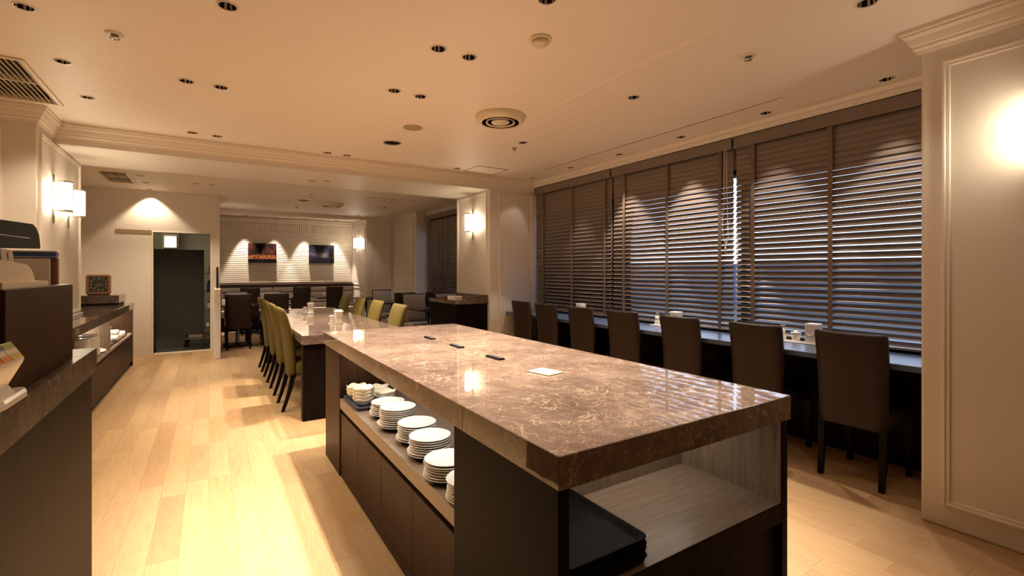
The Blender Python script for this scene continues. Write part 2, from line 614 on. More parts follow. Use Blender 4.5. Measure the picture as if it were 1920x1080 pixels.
trim(sweep([(-1.65, 5.14), (-1.14, 5.14), (-1.14, YB0), (4.0, YB0)], crown(ZC)))
trim(sweep([(XW - .08, YP), (XP, YP), (XP, -2.5)], crown(ZC)))
trim(sweep([(XW - .08, YB0), (XW - .08, YP)], [(0, 2.53), (.01, 2.53), (.014, 2.55), (.03, 2.562), (.03, 2.575), (.05, 2.60), (.05, ZC - .001), (0, ZC - .001)]))
trim(sweep([(.15, 11.37), (3.15, 11.37), (3.79, 11.37), (3.79, 9.82), (4.03, 9.82), (4.03, YB1)], [(0, 2.575), (.015, 2.575), (.02, 2.59), (.035, 2.60), (.035, 2.619), (0, 2.619)]))


def frame(axis, c, a0, a1, z0, z1, w=.032, out=-1, p=.014):
    """raised panel moulding on a wall plane; axis 'x' = plane x=c running along y"""
    mb = MB()

    def bar(u0, u1, v0, v1, t):
        lo, hi = (c - t, c + .004) if out < 0 else (c - .004, c + t)
        if axis == 'x':
            mb.box(lo, hi, u0, u1, v0, v1, .003)
        else:
            mb.box(u0, u1, lo, hi, v0, v1, .003)
    for t, ww, ins in ((p, w * .45, 0), (p * .6, w * .6, w * .4)):
        b0, b1, c0, c1 = a0 + ins, a1 - ins, z0 + ins, z1 - ins
        bar(b0, b0 + ww, c0, c1, t)
        bar(b1 - ww, b1, c0, c1, t)
        bar(b0 + ww, b1 - ww, c0, c0 + ww, t)
        bar(b0 + ww, b1 - ww, c1 - ww, c1, t)
    return trim(mb)


frame('x', XP, -.45, .885, .12, 2.42)
frame('x', XP, 5.70, 6.60, .12, 2.42)
frame('y', YB0, 3.37, 3.93, .12, 2.42)
frame('x', -1.14, 5.22, 6.60, .92, 2.44, out=1)
frame('y', 5.14, -1.62, -1.33, .92, 2.44)
frame('y', 11.37, 3.24, 3.72, .12, 2.48)
frame('x', 3.79, 9.93, 11.28, .8, 2.48)
frame('x', 3.15, 11.48, 12.6, 1.0, 2.44)
frame('x', 3.15, 11.48, 12.6, .12, .93)
trim(MB().box(-1.13, -1.12, 5.14, 6.66, .885, .905, .003))
for k, (a, b) in enumerate(((-2.5, YP),)):
    pass


# ------------------------------------------------------------------ recessed lamps and ceiling fittings
def spot(loc, power, col, ang, blend=.55, rad=.03, tgt=None, parent=None):
    l = bpy.data.lights.new('lamp', 'SPOT')
    l.energy = power
    l.color = col
    l.spot_size = radians(ang * 2)
    l.spot_blend = blend
    l.shadow_soft_size = rad
    o = bpy.data.objects.new('lamp_light', l)
    C.objects.link(o)
    o.location = loc
    if tgt:
        o.rotation_euler = (Vector(tgt) - Vector(loc)).to_track_quat('-Z', 'Y').to_euler()
    if parent:
        o.parent = parent
    return o


def make_dl(r, white=False):
    t = thing('downlight', 'x', 'downlight')
    k = r / .045
    MB().lathe([(r * 1.0, .002), (r * 1.22, 0), (r * 1.22, -.003), (r * 1.12, -.006), (r, -.004), (r, .002)], seg=28, caps=False).build('trim_ring', M_white if white else M_trim, t)
    mb = MB()
    pf = [(r * .99, -.002), (r * .93, .018), (r * .82, .036), (r * .62, .05)]
    for i in range(20):
        a0, a1 = 2 * pi * i / 20, 2 * pi * (i + 1) / 20
        mb.loft([[(q * cos(a0), q * sin(a0), z) for q, z in pf], [(q * cos(a1), q * sin(a1), z) for q, z in pf]], False, False, False, 0 if (i * 7) % 5 < 2 else 1, False)
    mb.build('reflector', [M_refl, M_refl2], t)
    MB().lathe([(.0001, .049), (r * .63, .0505)], seg=20, caps=False).build('lens', M_bulb, t)
    return t


PROTO = {}
ORD = ['nearest', 'second', 'third', 'fourth', 'fifth', 'sixth', 'seventh', 'eighth']
for rows, back in ((ROWS, 0), (BROWS, 1), ([('underside of the beam', [(1.058, 6.234), (1.225, 6.168)], .040, P_BACK * .7, NEUT, 60)], 2)):
    for nm, L, r, pw, col, ang in rows:
        for i, (x, y) in enumerate(L):
            key = (r, nm.startswith('cashier'))
            z = ZBEAM if back == 2 else (ZT if (not back and TR[0] < x < TR[1] and y < TR[3]) else ZC)
            side = ''
            if 'pairs' in nm or back == 2:
                side = ('left one of a pair, ' if i % 2 == 0 else 'right one of a pair, ')
                od = ORD[i // 2]
            else:
                od = ORD[i]
            lab = {'cashier side of the aisle': 'white ringed recessed ceiling downlight above the cashier counters, %s of its row',
                   'aisle pairs': 'small recessed ceiling downlight over the aisle, %s along',
                   'middle pairs': 'small recessed ceiling downlight over island and table, %s along',
                   'right row': 'single recessed downlight over the passage behind window chairs, %s of its row',
                   'window row': 'recessed downlight close above the window blinds, %s of its row',
                   'ceiling by the door wall': 'tiny recessed downlight on the rear ceiling near the kitchen door, %s of its row',
                   'ceiling past the aisle': 'recessed downlight on rear ceiling before the low partition, %s from the left',
                   'dining room middle': 'recessed downlight over the middle of the rear dining room, %s listed',
                   'dining room window side': 'recessed downlight on the window side of the rear ceiling, %s from the beam',
                   'underside of the beam': 'recessed downlight in the underside of the ceiling beam, %s along'}[nm]
            if nm == 'ceiling past the aisle':
                od = ['first', 'second'][i]
            if nm == 'dining room middle':
                lab = 'recessed downlight over the middle of the rear dining room, %s'
                od = ['left of the round air outlet', 'just left of the round air outlet', 'nearest the beam', 'beside the picture wall'][i]
            if nm == 'dining room window side':
                od = ['nearest the beam, left', 'nearest the beam, right', 'middle left', 'middle right', 'farthest left', 'farthest right'][i]
                lab = 'recessed downlight on the window side of the rear ceiling, %s'
            lab = (lab % (side + od)).replace('recessed downlight over the middle of the rear dining room, just left', 'downlight over the middle of the rear room, just left')
            if key not in PROTO:
                t = PROTO[key] = make_dl(*key)
                t.location = (x, y, z)
                t['label'] = lab
            else:
                t = dup(PROTO[key], (x, y, z), 0, lab)
            t['group'] = 'recessed ceiling downlights'
            p = pw
            if nm == 'window row':
                p = pw * [.40, .36, 1.0, 1.0, .34, .05][i]
                ang = [37, 37, 37, 37, 33, 31][i]
            if x < .2 and y < 3.3:
                p = pw * (.3 if x > -.5 else .75)
            spot((x, y, z - .008), p, col, ang, .55 if nm != 'window row' else .14, .028, (x - .287, y, z - 1) if nm == 'window row' else None)
# lamp over the door wall scallop and alcove wall washers
spot((-.78, 9.37, ZC - .012), 26, WARMY, 47, .3, .02)
AL = [(.70, 12.5), (1.33, 12.5), (1.99, 12.5), (2.70, 12.5)]
for i, (x, y) in enumerate(AL):
    t = dup(PROTO[(.040, False)], (x, 12.50, ZC - .004), 0, 'recessed downlight washing the tiled picture wall, %s from the left' % ['first', 'second', 'third', 'fourth'][i], 'recessed ceiling downlights')
    spot((x, 12.50, ZC - .015), P_ALCOVE, NEUT, 23.5, .4, .02)

# round air outlets
def diffuser(loc, label):
    t = thing('air_outlet', label, 'air outlet', loc)
    MB().lathe([(.205, .002), (.208, -.004), (.20, -.03), (.185, -.052), (.165, -.058), (.155, -.054)], seg=48, caps=False).build('outer_cone', M_plast, t)
    MB().lathe([(.155, -.054), (.140, -.02), (.128, .06)], seg=40, caps=False).build('throat', M_acdark, t)
    MB().lathe([(.106, -.049), (.09, -.012), (.09, .05)], seg=32, caps=False).build('inner_throat', M_acdark, t)
    MB().lathe([(.122, -.052), (.120, -.058), (.107, -.050), (.107, -.046), (.118, -.044)], seg=40, caps=False).build('middle_cone', M_plast, t)
    MB().lathe([(.0001, -.060), (.02, -.060), (.07, -.056), (.078, -.050), (.07, -.040), (.03, -.02), (.01, .05), (.0001, .05)], seg=36, caps=False).build('centre_disc', M_plast, t)
    MB().lathe([(.128, .06), (.0001, .06)], seg=24, caps=False).build('duct', M_acdark, t)
    return t


diffuser((DIFF_MAIN[0], DIFF_MAIN[1], ZT), 'large round cream air outlet on the ceiling above the island')
diffuser((1.98, 9.48, ZC), 'round cream air outlet on the rear dining room ceiling')


def grille(g, label, nsl):
    x0, x1, y0, y1 = g
    t = thing('ceiling_grille', label, 'air grille', ((x0 + x1) / 2, (y0 + y1) / 2, ZC))
    o = t.location
    MB(o).box(x0 - .025, x0 + .004, y0 - .025, y1 + .025, ZC - .012, ZC + .03, .003).box(x1 - .004, x1 + .025, y0 - .025, y1 + .025, ZC - .012, ZC + .03, .003).box(x0, x1, y0 - .025, y0 + .004, ZC - .012, ZC + .03, .003).box(x0, x1, y1 - .004, y1 + .025, ZC - .012, ZC + .03, .003).build('frame', M_plast, t)
    MB(o).box(x0, x1, y0, y1, ZC + .05, ZC + .06).build('backing', M_acdark, t)
    MB(o).box(x0, x1, (y0 + y1) / 2 - .008, (y0 + y1) / 2 + .008, ZC - .006, ZC + .03).build('divider', M_plast, t)
    m0 = None
    for k in range(nsl):
        x = x0 + (k + .5) * (x1 - x0) / nsl
        if m0 is None:
            m0 = MB().box(-.0022, .0022, (y0 - y1) / 2 + .004, (y1 - y0) / 2 - .004, -.004, .008).build('slat', M_plast, t)
            s = m0
        else:
            s = m0.copy()
            C.objects.link(s)
        s.location = (x - o.x, 0, 0)
    return t


grille(GR1, 'rectangular slatted air grille on the ceiling above the cashier', 15)
grille(GR2, 'slatted air grille on the rear ceiling near the kitchen door', 11)


def disc(name, loc, r, h, mat, label, cat, prof=None):
    o = MB(loc).lathe(prof or [(.0001, -h), (r * .9, -h), (r, -h * .7), (r, .001)], loc, 28).build(name, mat)
    return tag(o, label, cat)


disc('ceiling_cover', (1.539, 4.072, ZC), .085, .008, M_cover, 'flat cream round cover plate on the ceiling beside the dark speaker', 'cover plate')
t = thing('ceiling_speaker', 'round dark ceiling speaker with pale rim above the island', 'speaker', (1.548, 4.665, ZC))
MB().lathe([(.083, .004), (.098, 0), (.098, -.005), (.09, -.008), (.083, -.004)], seg=32, caps=False).build('rim', M_trim, t)
MB().lathe([(.0001, .002), (.084, .004)], seg=24, caps=False).build('mesh_cover', M_acdark, t)
t = thing('ceiling_speaker', 'small round dark ceiling speaker in the rear dining room', 'speaker', (1.45, 9.311, ZC))
MB().lathe([(.098, .004), (.112, 0), (.112, -.005), (.10, -.008), (.098, -.004)], seg=32, caps=False).build('rim', M_trim, t)
MB().lathe([(.0001, .002), (.099, .004)], seg=24, caps=False).build('mesh_cover', M_acdark, t)
disc('ceiling_cover', (1.472, 8.877, ZC), .10, .008, M_plast, 'flat round cover plate on the rear ceiling before its dark speaker', 'cover plate')
t = thing('smoke_detector', 'cream round smoke detector on the ceiling over the island', 'smoke detector', (1.551, 2.141, ZT))
MB().lathe([(.062, .001), (.062, -.008), (.055, -.012)], seg=28).build('base', M_plast, t)
MB().lathe([(.046, -.012), (.044, -.03), (.03, -.04), (.0001, -.042)], seg=28).build('sensor_head', M_plast, t)


def sprinkler(loc, label):
    t = thing('sprinkler', label, 'sprinkler', loc)
    MB().lathe([(.042, .001), (.042, -.004), (.02, -.008)], seg=20).build('escutcheon', M_trim, t)
    MB().lathe([(.018, -.008), (.016, -.02), (.022, -.022), (.022, -.028), (.006, -.03)], seg=16).build('sprinkler_head', M_chrome, t)
    return t


sprinkler((-.432, 3.334, ZC), 'sprinkler head with white collar on the ceiling above the aisle')
sprinkler((2.718, 1.638, ZC), 'chrome sprinkler head on the ceiling nearest the right pillar')
sprinkler((2.679, 4.169, ZC), 'small sprinkler head on the ceiling beyond the round air outlet')
sprinkler((1.475, 10.335, ZC), 'sprinkler head on the rear ceiling before the picture wall')
sprinkler((2.94, 9.346, ZC), 'sprinkler head on the rear ceiling at the window side')


def access(x0, x1, y0, y1, label):
    t = thing('access_panel', label, 'access panel', ((x0 + x1) / 2, (y0 + y1) / 2, ZC))
    MB(t.location).box(x0, x1, y0, y0 + .014, ZC - .004, ZC + .002).box(x0, x1, y1 - .014, y1, ZC - .004, ZC + .002).box(x0, x0 + .014, y0, y1, ZC - .004, ZC + .002).box(x1 - .014, x1, y0, y1, ZC - .004, ZC + .002).build('frame', plain('panel_frame_%d' % int(y0), (150, 126, 100), .4, metal=.3), t)
    MB(t.location).box(x0 + .016, x1 - .016, y0 + .016, y1 - .016, ZC - .002, ZC + .002).build('panel', M_ceil, t)


access(2.76, 3.20, 5.11, 5.49, 'square access panel in the front ceiling near the beam')
access(2.385, 2.815, 8.32, 8.64, 'square access panel in the rear dining room ceiling')
for n, (x, a, b, lab) in enumerate(((3.572, 1.92, 4.83, 'long narrow slot diffuser on the ceiling along the window blinds'), (3.48, 7.2, 10.7, 'long narrow slot diffuser on the rear ceiling by its window'))):
    t = thing('slot_diffuser', lab, 'slot diffuser', (x, (a + b) / 2, ZC))
    MB(t.location).box(x - .028, x - .009, a, b, ZC - .005, ZC + .002).box(x + .009, x + .028, a, b, ZC - .005, ZC + .002).box(x - .028, x + .028, a - .02, a, ZC - .005, ZC + .002).box(x - .028, x + .028, b, b + .02, ZC - .005, ZC + .002).build('flange', M_ceil, t)
    MB(t.location).box(x - .009, x + .009, a, b, ZC - .0015, ZC + .001).build('slot', M_acdark, t)


# ------------------------------------------------------------------ wall sconces
def sconce(loc, rz, label):
    """local +x points away from the wall"""
    t = thing('wall_sconce', label, 'wall lamp', loc, rz)
    MB().box(0, .012, -.012, .012, -.24, .19, .004).build('back_bar', M_chrome, t)
    for z in (-.125, .125):
        MB().tube([(.008, 0, z), (.06, 0, z)], .006).build('arm', M_chrome, t)
        MB().lathe([(.046, -.008), (.048, -.006), (.048, .006), (.046, .008)], (.085, 0, z), 24).build('cap_ring', M_chrome, t)
    MB().lathe([(.0001, -.117), (.041, -.117), (.041, .117), (.0001, .117)], (.085, 0, 0), 24).build('glass_shade', M_glow, t)
    return t


SC = sconce((-1.14, 5.60, 1.985), 0, 'twin tube wall lamp on the left pilaster, the nearer one')
s2 = dup(SC, (-1.14, 6.12, 1.985), 0, 'twin tube wall lamp on the left pilaster, the farther one')
s3 = dup(SC, (XP, 6.10, 2.03), pi, 'tube wall lamp on the far pillar beside the window blinds')
s4 = dup(SC, (3.15, 12.05, 2.03), pi, 'tube wall lamp on the alcove side wall near the pictures')
s5 = dup(SC, (XP, .50, 1.99), pi, 'tube wall lamp on the near right pillar at the picture edge')
for s in (SC, s2, s3, s4, s5):
    s['group'] = 'tube wall lamps'
SC['label'] = 'bright tube wall lamp on the left pilaster, the nearer one'
s2['label'] = 'bright tube wall lamp on the left pilaster, the farther one'

# ------------------------------------------------------------------ window blinds
PITCH = .0475
TILT = 0.0


def slat_tilt(z):
    P = ((.8, 27), (1.1, 36), (1.33, 47), (1.6, 58), (1.9, 66), (2.1, 73), (2.2, 80), (2.28, 85), (2.5, 86))
    for (a, t0), (b, t1) in zip(P, P[1:]):
        if z <= b:
            return radians(t0 + (t1 - t0) * (z - a) / (b - a))
    return radians(84)


def slat_mesh(L):
    mb = MB()
    w, n = .025, 4
    pts = [(-w + 2 * w * k / n, .0025 * (1 - (2 * k / n - 1) ** 2)) for k in range(n + 1)]
    loop = [(a, b + .0014) for a, b in pts] + [(a, b - .0014) for a, b in pts[::-1]]
    ct, s_ = cos(TILT), sin(TILT)
    # +x (outside) edge up, room edge down
    loop = [(a * ct - b * s_, a * s_ + b * ct) for a, b in loop]
    mb.loft([[(a, -L / 2, b) for a, b in loop], [(a, L / 2, b) for a, b in loop]], smooth=False)
    return mb


def blind(y0, y1, tapes, label, zt=2.395, zb=.835, x=3.985, cord=None, valance=True):
    t = thing('window_blind', label, 'window blind', (x, (y0 + y1) / 2, zb))
    o = t.location
    L = y1 - y0 - .012
    MB(o).box(x - .045, x - .033, y0 + .003, y1 - .003, 2.425, 2.522, .002).build('valance', M_slat, t)
    MB(o).box(x - .03, x + .03, y0 + .006, y1 - .006, 2.46, 2.51, .002).build('headrail', M_tape, t)
    s0 = None
    n = int(round((zt - zb) / PITCH)) + 1
    for k in range(n):
        if s0 is None:
            s0 = slat_mesh(L).build('slat', M_slat, t)
            s = s0
        else:
            s = s0.copy()
            C.objects.link(s)
        s.location = (random.uniform(-.0008, .0008), 0, k * PITCH)
        s.rotation_euler = (0, -slat_tilt(zb + k * PITCH) + random.uniform(-.03, .03), 0)
    MB(o).box(x - .027, x + .027, y0 + .006, y1 - .006, zb - .04, zb - .022, .003).build('bottom_rail', M_slat, t)
    for y in tapes:
        MB(o).box(x - .0262, x - .025, y - .017, y + .017, zb - .035, 2.43).build('ladder_tape', M_tape, t)
    if cord:
        y = cord
        pts = [(x - .05, y, 2.44), (x - .05, y + .004, 2.0), (x - .052, y + .016, 1.72), (x - .052, y + .006, 1.615), (x - .052, y - .02, 1.585), (x - .052, y - .04, 1.63), (x - .052, y - .035, 1.75), (x - .05, y - .024, 2.1), (x - .05, y - .02, 2.44)]
        MB(o).tube(pts, .0028, 6).build('pull_cord', M_paper, t)
        MB(o).lathe([(.003, 0), (.008, .008), (.007, .045), (.003, .055)], (x - .052, y - .012, 1.50), 10).build('cord_tassel', M_plast, t)
    return t


blind(4.062, 5.60, (5.412, 4.783, 4.174), 'taupe slatted window blind, the one next to the far pillar')
blind(2.535, 4.046, (3.864, 3.262, 2.664), 'taupe slatted window blind, middle one of three, with pull cord', cord=2.60)
blind(.99, 2.519, (2.349, 1.742, 1.15), 'taupe slatted window blind, the one next to the near right pillar')


def far_blind(y0, y1, label):
    x, zb = 3.985, .86
    t = thing('window_blind', label, 'window blind', (x, (y0 + y1) / 2, zb))
    o = t.location
    MB(o).box(x - .045, x - .033, y0 + .003, y1 - .003, 2.425, 2.522, .002).build('valance', M_slat, t)
    s0 = None
    for k in range(33):
        if s0 is None:
            s = s0 = slat_mesh(y1 - y0 - .012).build('slat', M_slat, t)
        else:
            s = s0.copy()
            C.objects.link(s)
        s.location = (0, 0, k * PITCH)
        s.rotation_euler = (0, -slat_tilt(zb + k * PITCH), 0)
    MB(o).box(x - .027, x + .027, y0 + .006, y1 - .006, zb - .04, zb - .022, .003).build('bottom_rail', M_slat, t)
    for y in (y0 + .2, y1 - .2):
        MB(o).box(x - .0262, x - .025, y - .017, y + .017, zb - .035, 2.43).build('ladder_tape', M_tape, t)


far_blind(7.25, 8.835, 'dark slatted blind on the rear window, nearer half')
far_blind(8.85, 9.70, 'dark slatted blind on the rear window, farther narrow half')

# ------------------------------------------------------------------ window counter
t = thing('window_counter', 'long dark counter running along the window under the blinds', 'counter', (3.75, 3.3, 0))
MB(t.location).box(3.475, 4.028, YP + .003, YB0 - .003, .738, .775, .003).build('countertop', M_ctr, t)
MB(t.location).box(3.98, 4.028, YP + .003, YB0 - .003, .0, .738).build('modesty_panel', M_black, t)
for y in (2.5, 4.05):
    MB(t.location).box(3.62, 3.98, y - .02, y + .02, 0, .738, .002).build('support_panel', M_black, t)
MB(t.location).box(4.0, 4.028, YP + .003, YB0 - .003, .775, .792, .001).build('back_upstand', M_black, t)


# ------------------------------------------------------------------ chairs (local: sitter faces +x, back at x=0)
def back_loft(rows, dip=0.0, nseg=8):
    """rows: (z, xc, half thickness, half width)"""
    rings = []
    for k, (z, xc, ht, hw) in enumerate(rows):
        ring = []
        m = nseg
        for i in range(m + 1):
            y = -hw + 2 * hw * i / m
            e = 1 - abs(2 * i / m - 1) ** 6 * .55
            ring.append((xc - ht * e, y, z - (dip * (1 - (y / hw) ** 2) if k >= len(rows) - 2 else 0)))
        for i in range(m, -1, -1):
            y = -hw + 2 * hw * i / m
            e = 1 - abs(2 * i / m - 1) ** 6 * .55
            ring.append((xc + ht * e, y, z - (dip * (1 - (y / hw) ** 2) if k >= len(rows) - 2 else 0)))
        rings.append(ring)
    return MB().loft(rings)


def leg_mb(rows):
    """rows: (x, y, z, half size)"""
    return MB().loft([[(x - h, y - h, z), (x + h, y - h, z), (x + h, y + h, z), (x - h, y + h, z)] for x, y, z, h in rows], smooth=False)


def seat_mb(x0, x1, hw, z0, z1, r=.03):
    mb = MB()
    rings = []
    for z, ins in ((z0, .012), (z0 + .02, 0), (z1 - .035, 0), (z1 - .015, .006), (z1 - .003, .022), (z1, .05)):
        rings.append([(x, y, z) for x, y in rrect((x0 + x1) / 2, 0, (x1 - x0) / 2 - ins, hw - ins, r)])
    return mb.loft(rings)


def make_brown_chair(name='dining_chair', pad=None):
    t = thing(name, 'x', 'chair')
    rows = [(.35, .035, .028, .183), (.36, .035, .032, .187), (.50, .036, .034, .19), (.65, .03, .033, .193), (.80, .014, .030, .197), (.925, -.006, .026, .2), (.942, -.009, .02, .197), (.948, -.010, .008, .19)]
    back_loft(rows, .006).build('backrest', M_leath, t)
    seat_mb(.05, .47, .2, .365, .465).build('seat', pad or M_leath, t)
    if pad:
        rows = [(.46, .075, .02, .17), (.50, .076, .024, .18), (.65, .07, .024, .184), (.80, .052, .022, .188), (.91, .03, .018, .188), (.925, .027, .006, .18)]
        back_loft(rows).build('back_pad', pad, t)
    for s in (-1, 1):
        leg_mb([(-.004, s * .168, 0, .014), (.018, s * .17, .2, .018), (.035, s * .17, .38, .021)]).build('leg', M_leg, t)
        leg_mb([(.43, s * .168, 0, .014), (.43, s * .17, .38, .02)]).build('leg', M_leg, t)
    return t


def make_green_chair():
    t = thing('dining_chair', 'x', 'chair')
    rows = [(.30, .05, .026, .185), (.31, .05, .034, .195), (.45, .045, .042, .20), (.60, .032, .042, .205), (.75, .010, .038, .21), (.88, -.022, .034, .212), (.945, -.042, .031, .21), (.968, -.049, .022, .205), (.977, -.052, .008, .19)]
    back_loft(rows).build('backrest', M_olive, t)
    seat_mb(.06, .48, .205, .33, .46, .04).build('seat', M_olive, t)
    for s in (-1, 1):
        leg_mb([(-.045, s * .185, 0, .013), (-.012, s * .186, .1, .016), (.022, s * .187, .22, .019), (.045, s * .188, .34, .022)]).build('leg', M_leg, t)
        leg_mb([(.45, s * .185, 0, .013), (.44, s * .186, .34, .02)]).build('leg', M_leg, t)
    return t


bc = make_brown_chair()
for i, y in enumerate((1.385, 2.005, 2.675, 3.345, 3.97, 4.60, 5.13)):
    lab = 'dark brown high-back chair at the window counter, %s' % ['nearest the right pillar', 'second from the right pillar', 'third from the right pillar', 'middle one of the seven', 'third from the far pillar', 'second from the far pillar', 'nearest the far pillar'][i]
    q = bc if i == 0 else dup(bc, (0, 0, 0))
    q.location = (3.408, y, 0)
    q.rotation_euler = (0, 0, radians(random.uniform(-1.5, 1.5)))
    q['label'] = lab
    q['group'] = 'brown chairs along the window counter'
gc = make_green_chair()
for i in range(4):
    q = gc if i == 0 else dup(gc, (0, 0, 0))
    q.location = (.632, 5.15 + .71 * i, 0)
    q['label'] = 'olive green upholstered chair on the aisle side of the marble table, %s' % ['nearest the island', 'second from the island', 'third from the island', 'farthest from the island'][i]
    q['group'] = 'green chairs at the marble table'
for i in range(4):
    q = dup(gc, (1.692, 4.98 + .79 * i, 0), pi, 'olive green upholstered chair on the window side of the marble table, %s' % ['nearest the island', 'second from the island', 'third from the island', 'farthest from the island'][i], 'green chairs at the marble table')

# ------------------------------------------------------------------ island
ZI = .8905
ir = thing('island_counter', 'large serving island with brown marble top, dark wood base and open shelves', 'island', (1.22, 2.28, 0))
io = ir.location
x0, x1, y0, y1 = .70, 1.742, .892, 3.655
MB(io).box(x0, x1, y0, y1, .806, ZI, .002).build('worktop', M_marb, ir)
MB(io).box(x0 - .0006, x0 + .002, 1.401, 1.4025, .808, ZI - .002).build('stone_joint', M_blkm, ir)
MB(io).box(.715, 1.728, 3.21, 3.645, 0, .805, .002).build('end_cabinet', M_dark, ir)
MB(io).box(.706, .741, .902, 1.479, 0, .805, .002).build('side_panel', M_jet, ir)  # door wood with the near end's shade put into a darker colour
MB(io).box(.741, .80, 1.335, 1.479, 0, .805).build('filler_panel', M_black, ir)
MB(io).box(1.702, 1.738, .902, 3.21, 0, .805, .002).build('side_panel', M_black, ir)
MB(io).box(1.698, 1.702, .906, 1.32, .515, .804).build('niche_lining', M_lite, ir)
MB(io).box(.741, 1.702, .906, 1.32, .495, .515).build('front_shelf', M_liteh, ir)
MB(io).box(.741, 1.702, .902, .920, .445, .513, .002).build('shelf_apron', M_black, ir)
MB(io).box(.741, 1.702, 1.32, 1.335, .0, .805).build('niche_back', M_lite, ir)
MB(io).box(.745, 1.698, .925, .943, .06, .425, .002).build('front_door', M_black, ir)
MB(io).box(.741, 1.702, .935, .95, 0, .445).build('front_kick', M_blkm, ir)
MB(io).box(.718, 1.15, 1.479, 3.21, .44, .505, .002).build('side_shelf', M_liteh, ir)
MB(io).box(1.15, 1.17, 1.479, 3.21, .06, .805).build('niche_back', M_lite, ir)
for k in range(4):
    ya = 1.479 + k * .433
    MB(io).box(.722, .742, ya + .0015, ya + .4315, .062, .412, .0015).build('cabinet_door', M_dark, ir)
MB(io).box(.722, .76, 1.479, 3.21, 0, .058, .002).build('plinth', M_dark, ir)
MB(io).box(.745, 1.15, 1.479, 3.21, .06, .44).build('carcass', M_blkm, ir)
MB(io).box(.80, .83, 1.50, 3.19, .797, .8055).build('light_strip', M_led, ir)
MB(io).box(.80, 1.66, 1.24, 1.265, .797, .8055).build('light_strip', M_led2, ir)


# plates, bowls, trays in the island
def make_plate(r=.093):
    t = MB().lathe([(.0001, .004), (r * .62, .004), (r * .78, .007), (r * .97, .0165), (r, .0155), (r * .985, .0125), (r * .70, .0015), (r * .62, 0), (.0001, 0)], seg=40).build('plate', [M_white], None)
    return t


P0 = make_plate()
tag(P0, 'x', 'plate')
first = True
stacks = [(.862, 2.675, 7, 'first stack from the bowls'), (.84, 2.445, 10, 'second stack from the bowls'), (.854, 2.20, 8, 'third stack from the bowls'), (.835, 1.993, 8, 'fourth stack from the bowls'), (.80, 1.735, 7, 'fifth stack from the bowls'), (.80, 1.52, 7, 'last stack by the side panel')]
for si, (x, y, n, lab) in enumerate(stacks):
    b = tag(MB((x, y, .505)).lathe([(.0001, 0), (.072, 0), (.078, .003), (.078, .012), (.07, .014), (.0001, .014)], (x, y, .505), 32).build('plate_stand', M_blk), 'round black base under the plates, %s' % lab, 'stand', 'black bases under the plate stacks')
    for k in range(n):
        p = P0 if first else P0.copy()
        if not first:
            C.objects.link(p)
        first = False
        sc = 1.06 if k < 2 and si in (0, 1, 2, 3) else 1.0
        p.location = (x + random.uniform(-.003, .003) - (.004 if k < 2 else 0), y + random.uniform(-.003, .003), .519 + k * .0098)
        p.scale = (sc, sc, .85)
        pos = 'top plate' if k == n - 1 else ('bottom plate' if k == 0 else 'plate %s from the top' % ['', 'second', 'third', 'fourth', 'fifth', 'sixth', 'seventh', 'eighth', 'ninth', 'tenth'][n - 1 - k])
        p['label'] = 'white island plate, %s, %s' % (pos, lab)
        p['group'] = 'white plates stacked on the island shelf'
t = thing('serving_tray', 'blue grey tray under the cream bowls on the island shelf', 'tray', (.86, 3.0, .505))
mb = MB(t.location)
mb.loft([[(x, y, z) for x, y in rrect(.87, 3.01, .135 + o_, .165 + o_, .02)] for z, o_ in ((.505, -.012), (.517, 0), (.528, .006), (.528, .001), (.518, -.006), (.511, -.012))])
mb.build('tray_body', plain('blue_tray', (70, 76, 96), .35), t)


def make_bowl():
    t = MB()
    rings = []
    n = 40
    prof = [(.022, 0), (.03, .002), (.046, .018), (.058, .036), (.064, .046), (.060, .047), (.05, .034), (.036, .016), (.02, .008)]
    for i, (r, z) in enumerate(prof):
        w = .0045 * max(0, (z - .03) / .016)
        rings.append([(r * cos(2 * pi * k / n) * (1 + .03 * cos(5 * 2 * pi * k / n) * (z > .03)), r * sin(2 * pi * k / n) * (1 + .03 * cos(5 * 2 * pi * k / n) * (z > .03)), z + w * cos(5 * 2 * pi * k / n)) for k in range(n)])
    return t.loft(rings).build('bowl', M_cream)


B0 = tag(make_bowl(), 'x', 'bowl')
first = True
zt0 = .5115
bl = [('at the back corner', .80, 3.11, 3, 1), ('at the front edge of the tray', .80, 2.955, 4, 1), ('behind, far side', .935, 3.10, 2, 1.05), ('behind, near the plates', .94, 2.965, 2, 1.05)]
for lab, x, y, n, sc in bl:
    for k in range(n):
        b = B0 if first else B0.copy()
        if not first:
            C.objects.link(b)
        first = False
        b.location = (x + random.uniform(-.002, .002), y + random.uniform(-.002, .002), zt0 + k * .021)
        b.scale = (sc, sc, 1)
        b.rotation_euler = (0, 0, random.uniform(0, 1.2))
        pos = ['top', 'second', 'third', 'lowest'][n - 1 - k] if k else 'bottom'
        b['label'] = 'cream scalloped bowl, %s of the tray stack %s' % (pos, lab)
        b['group'] = 'cream bowls on the tray in the island'
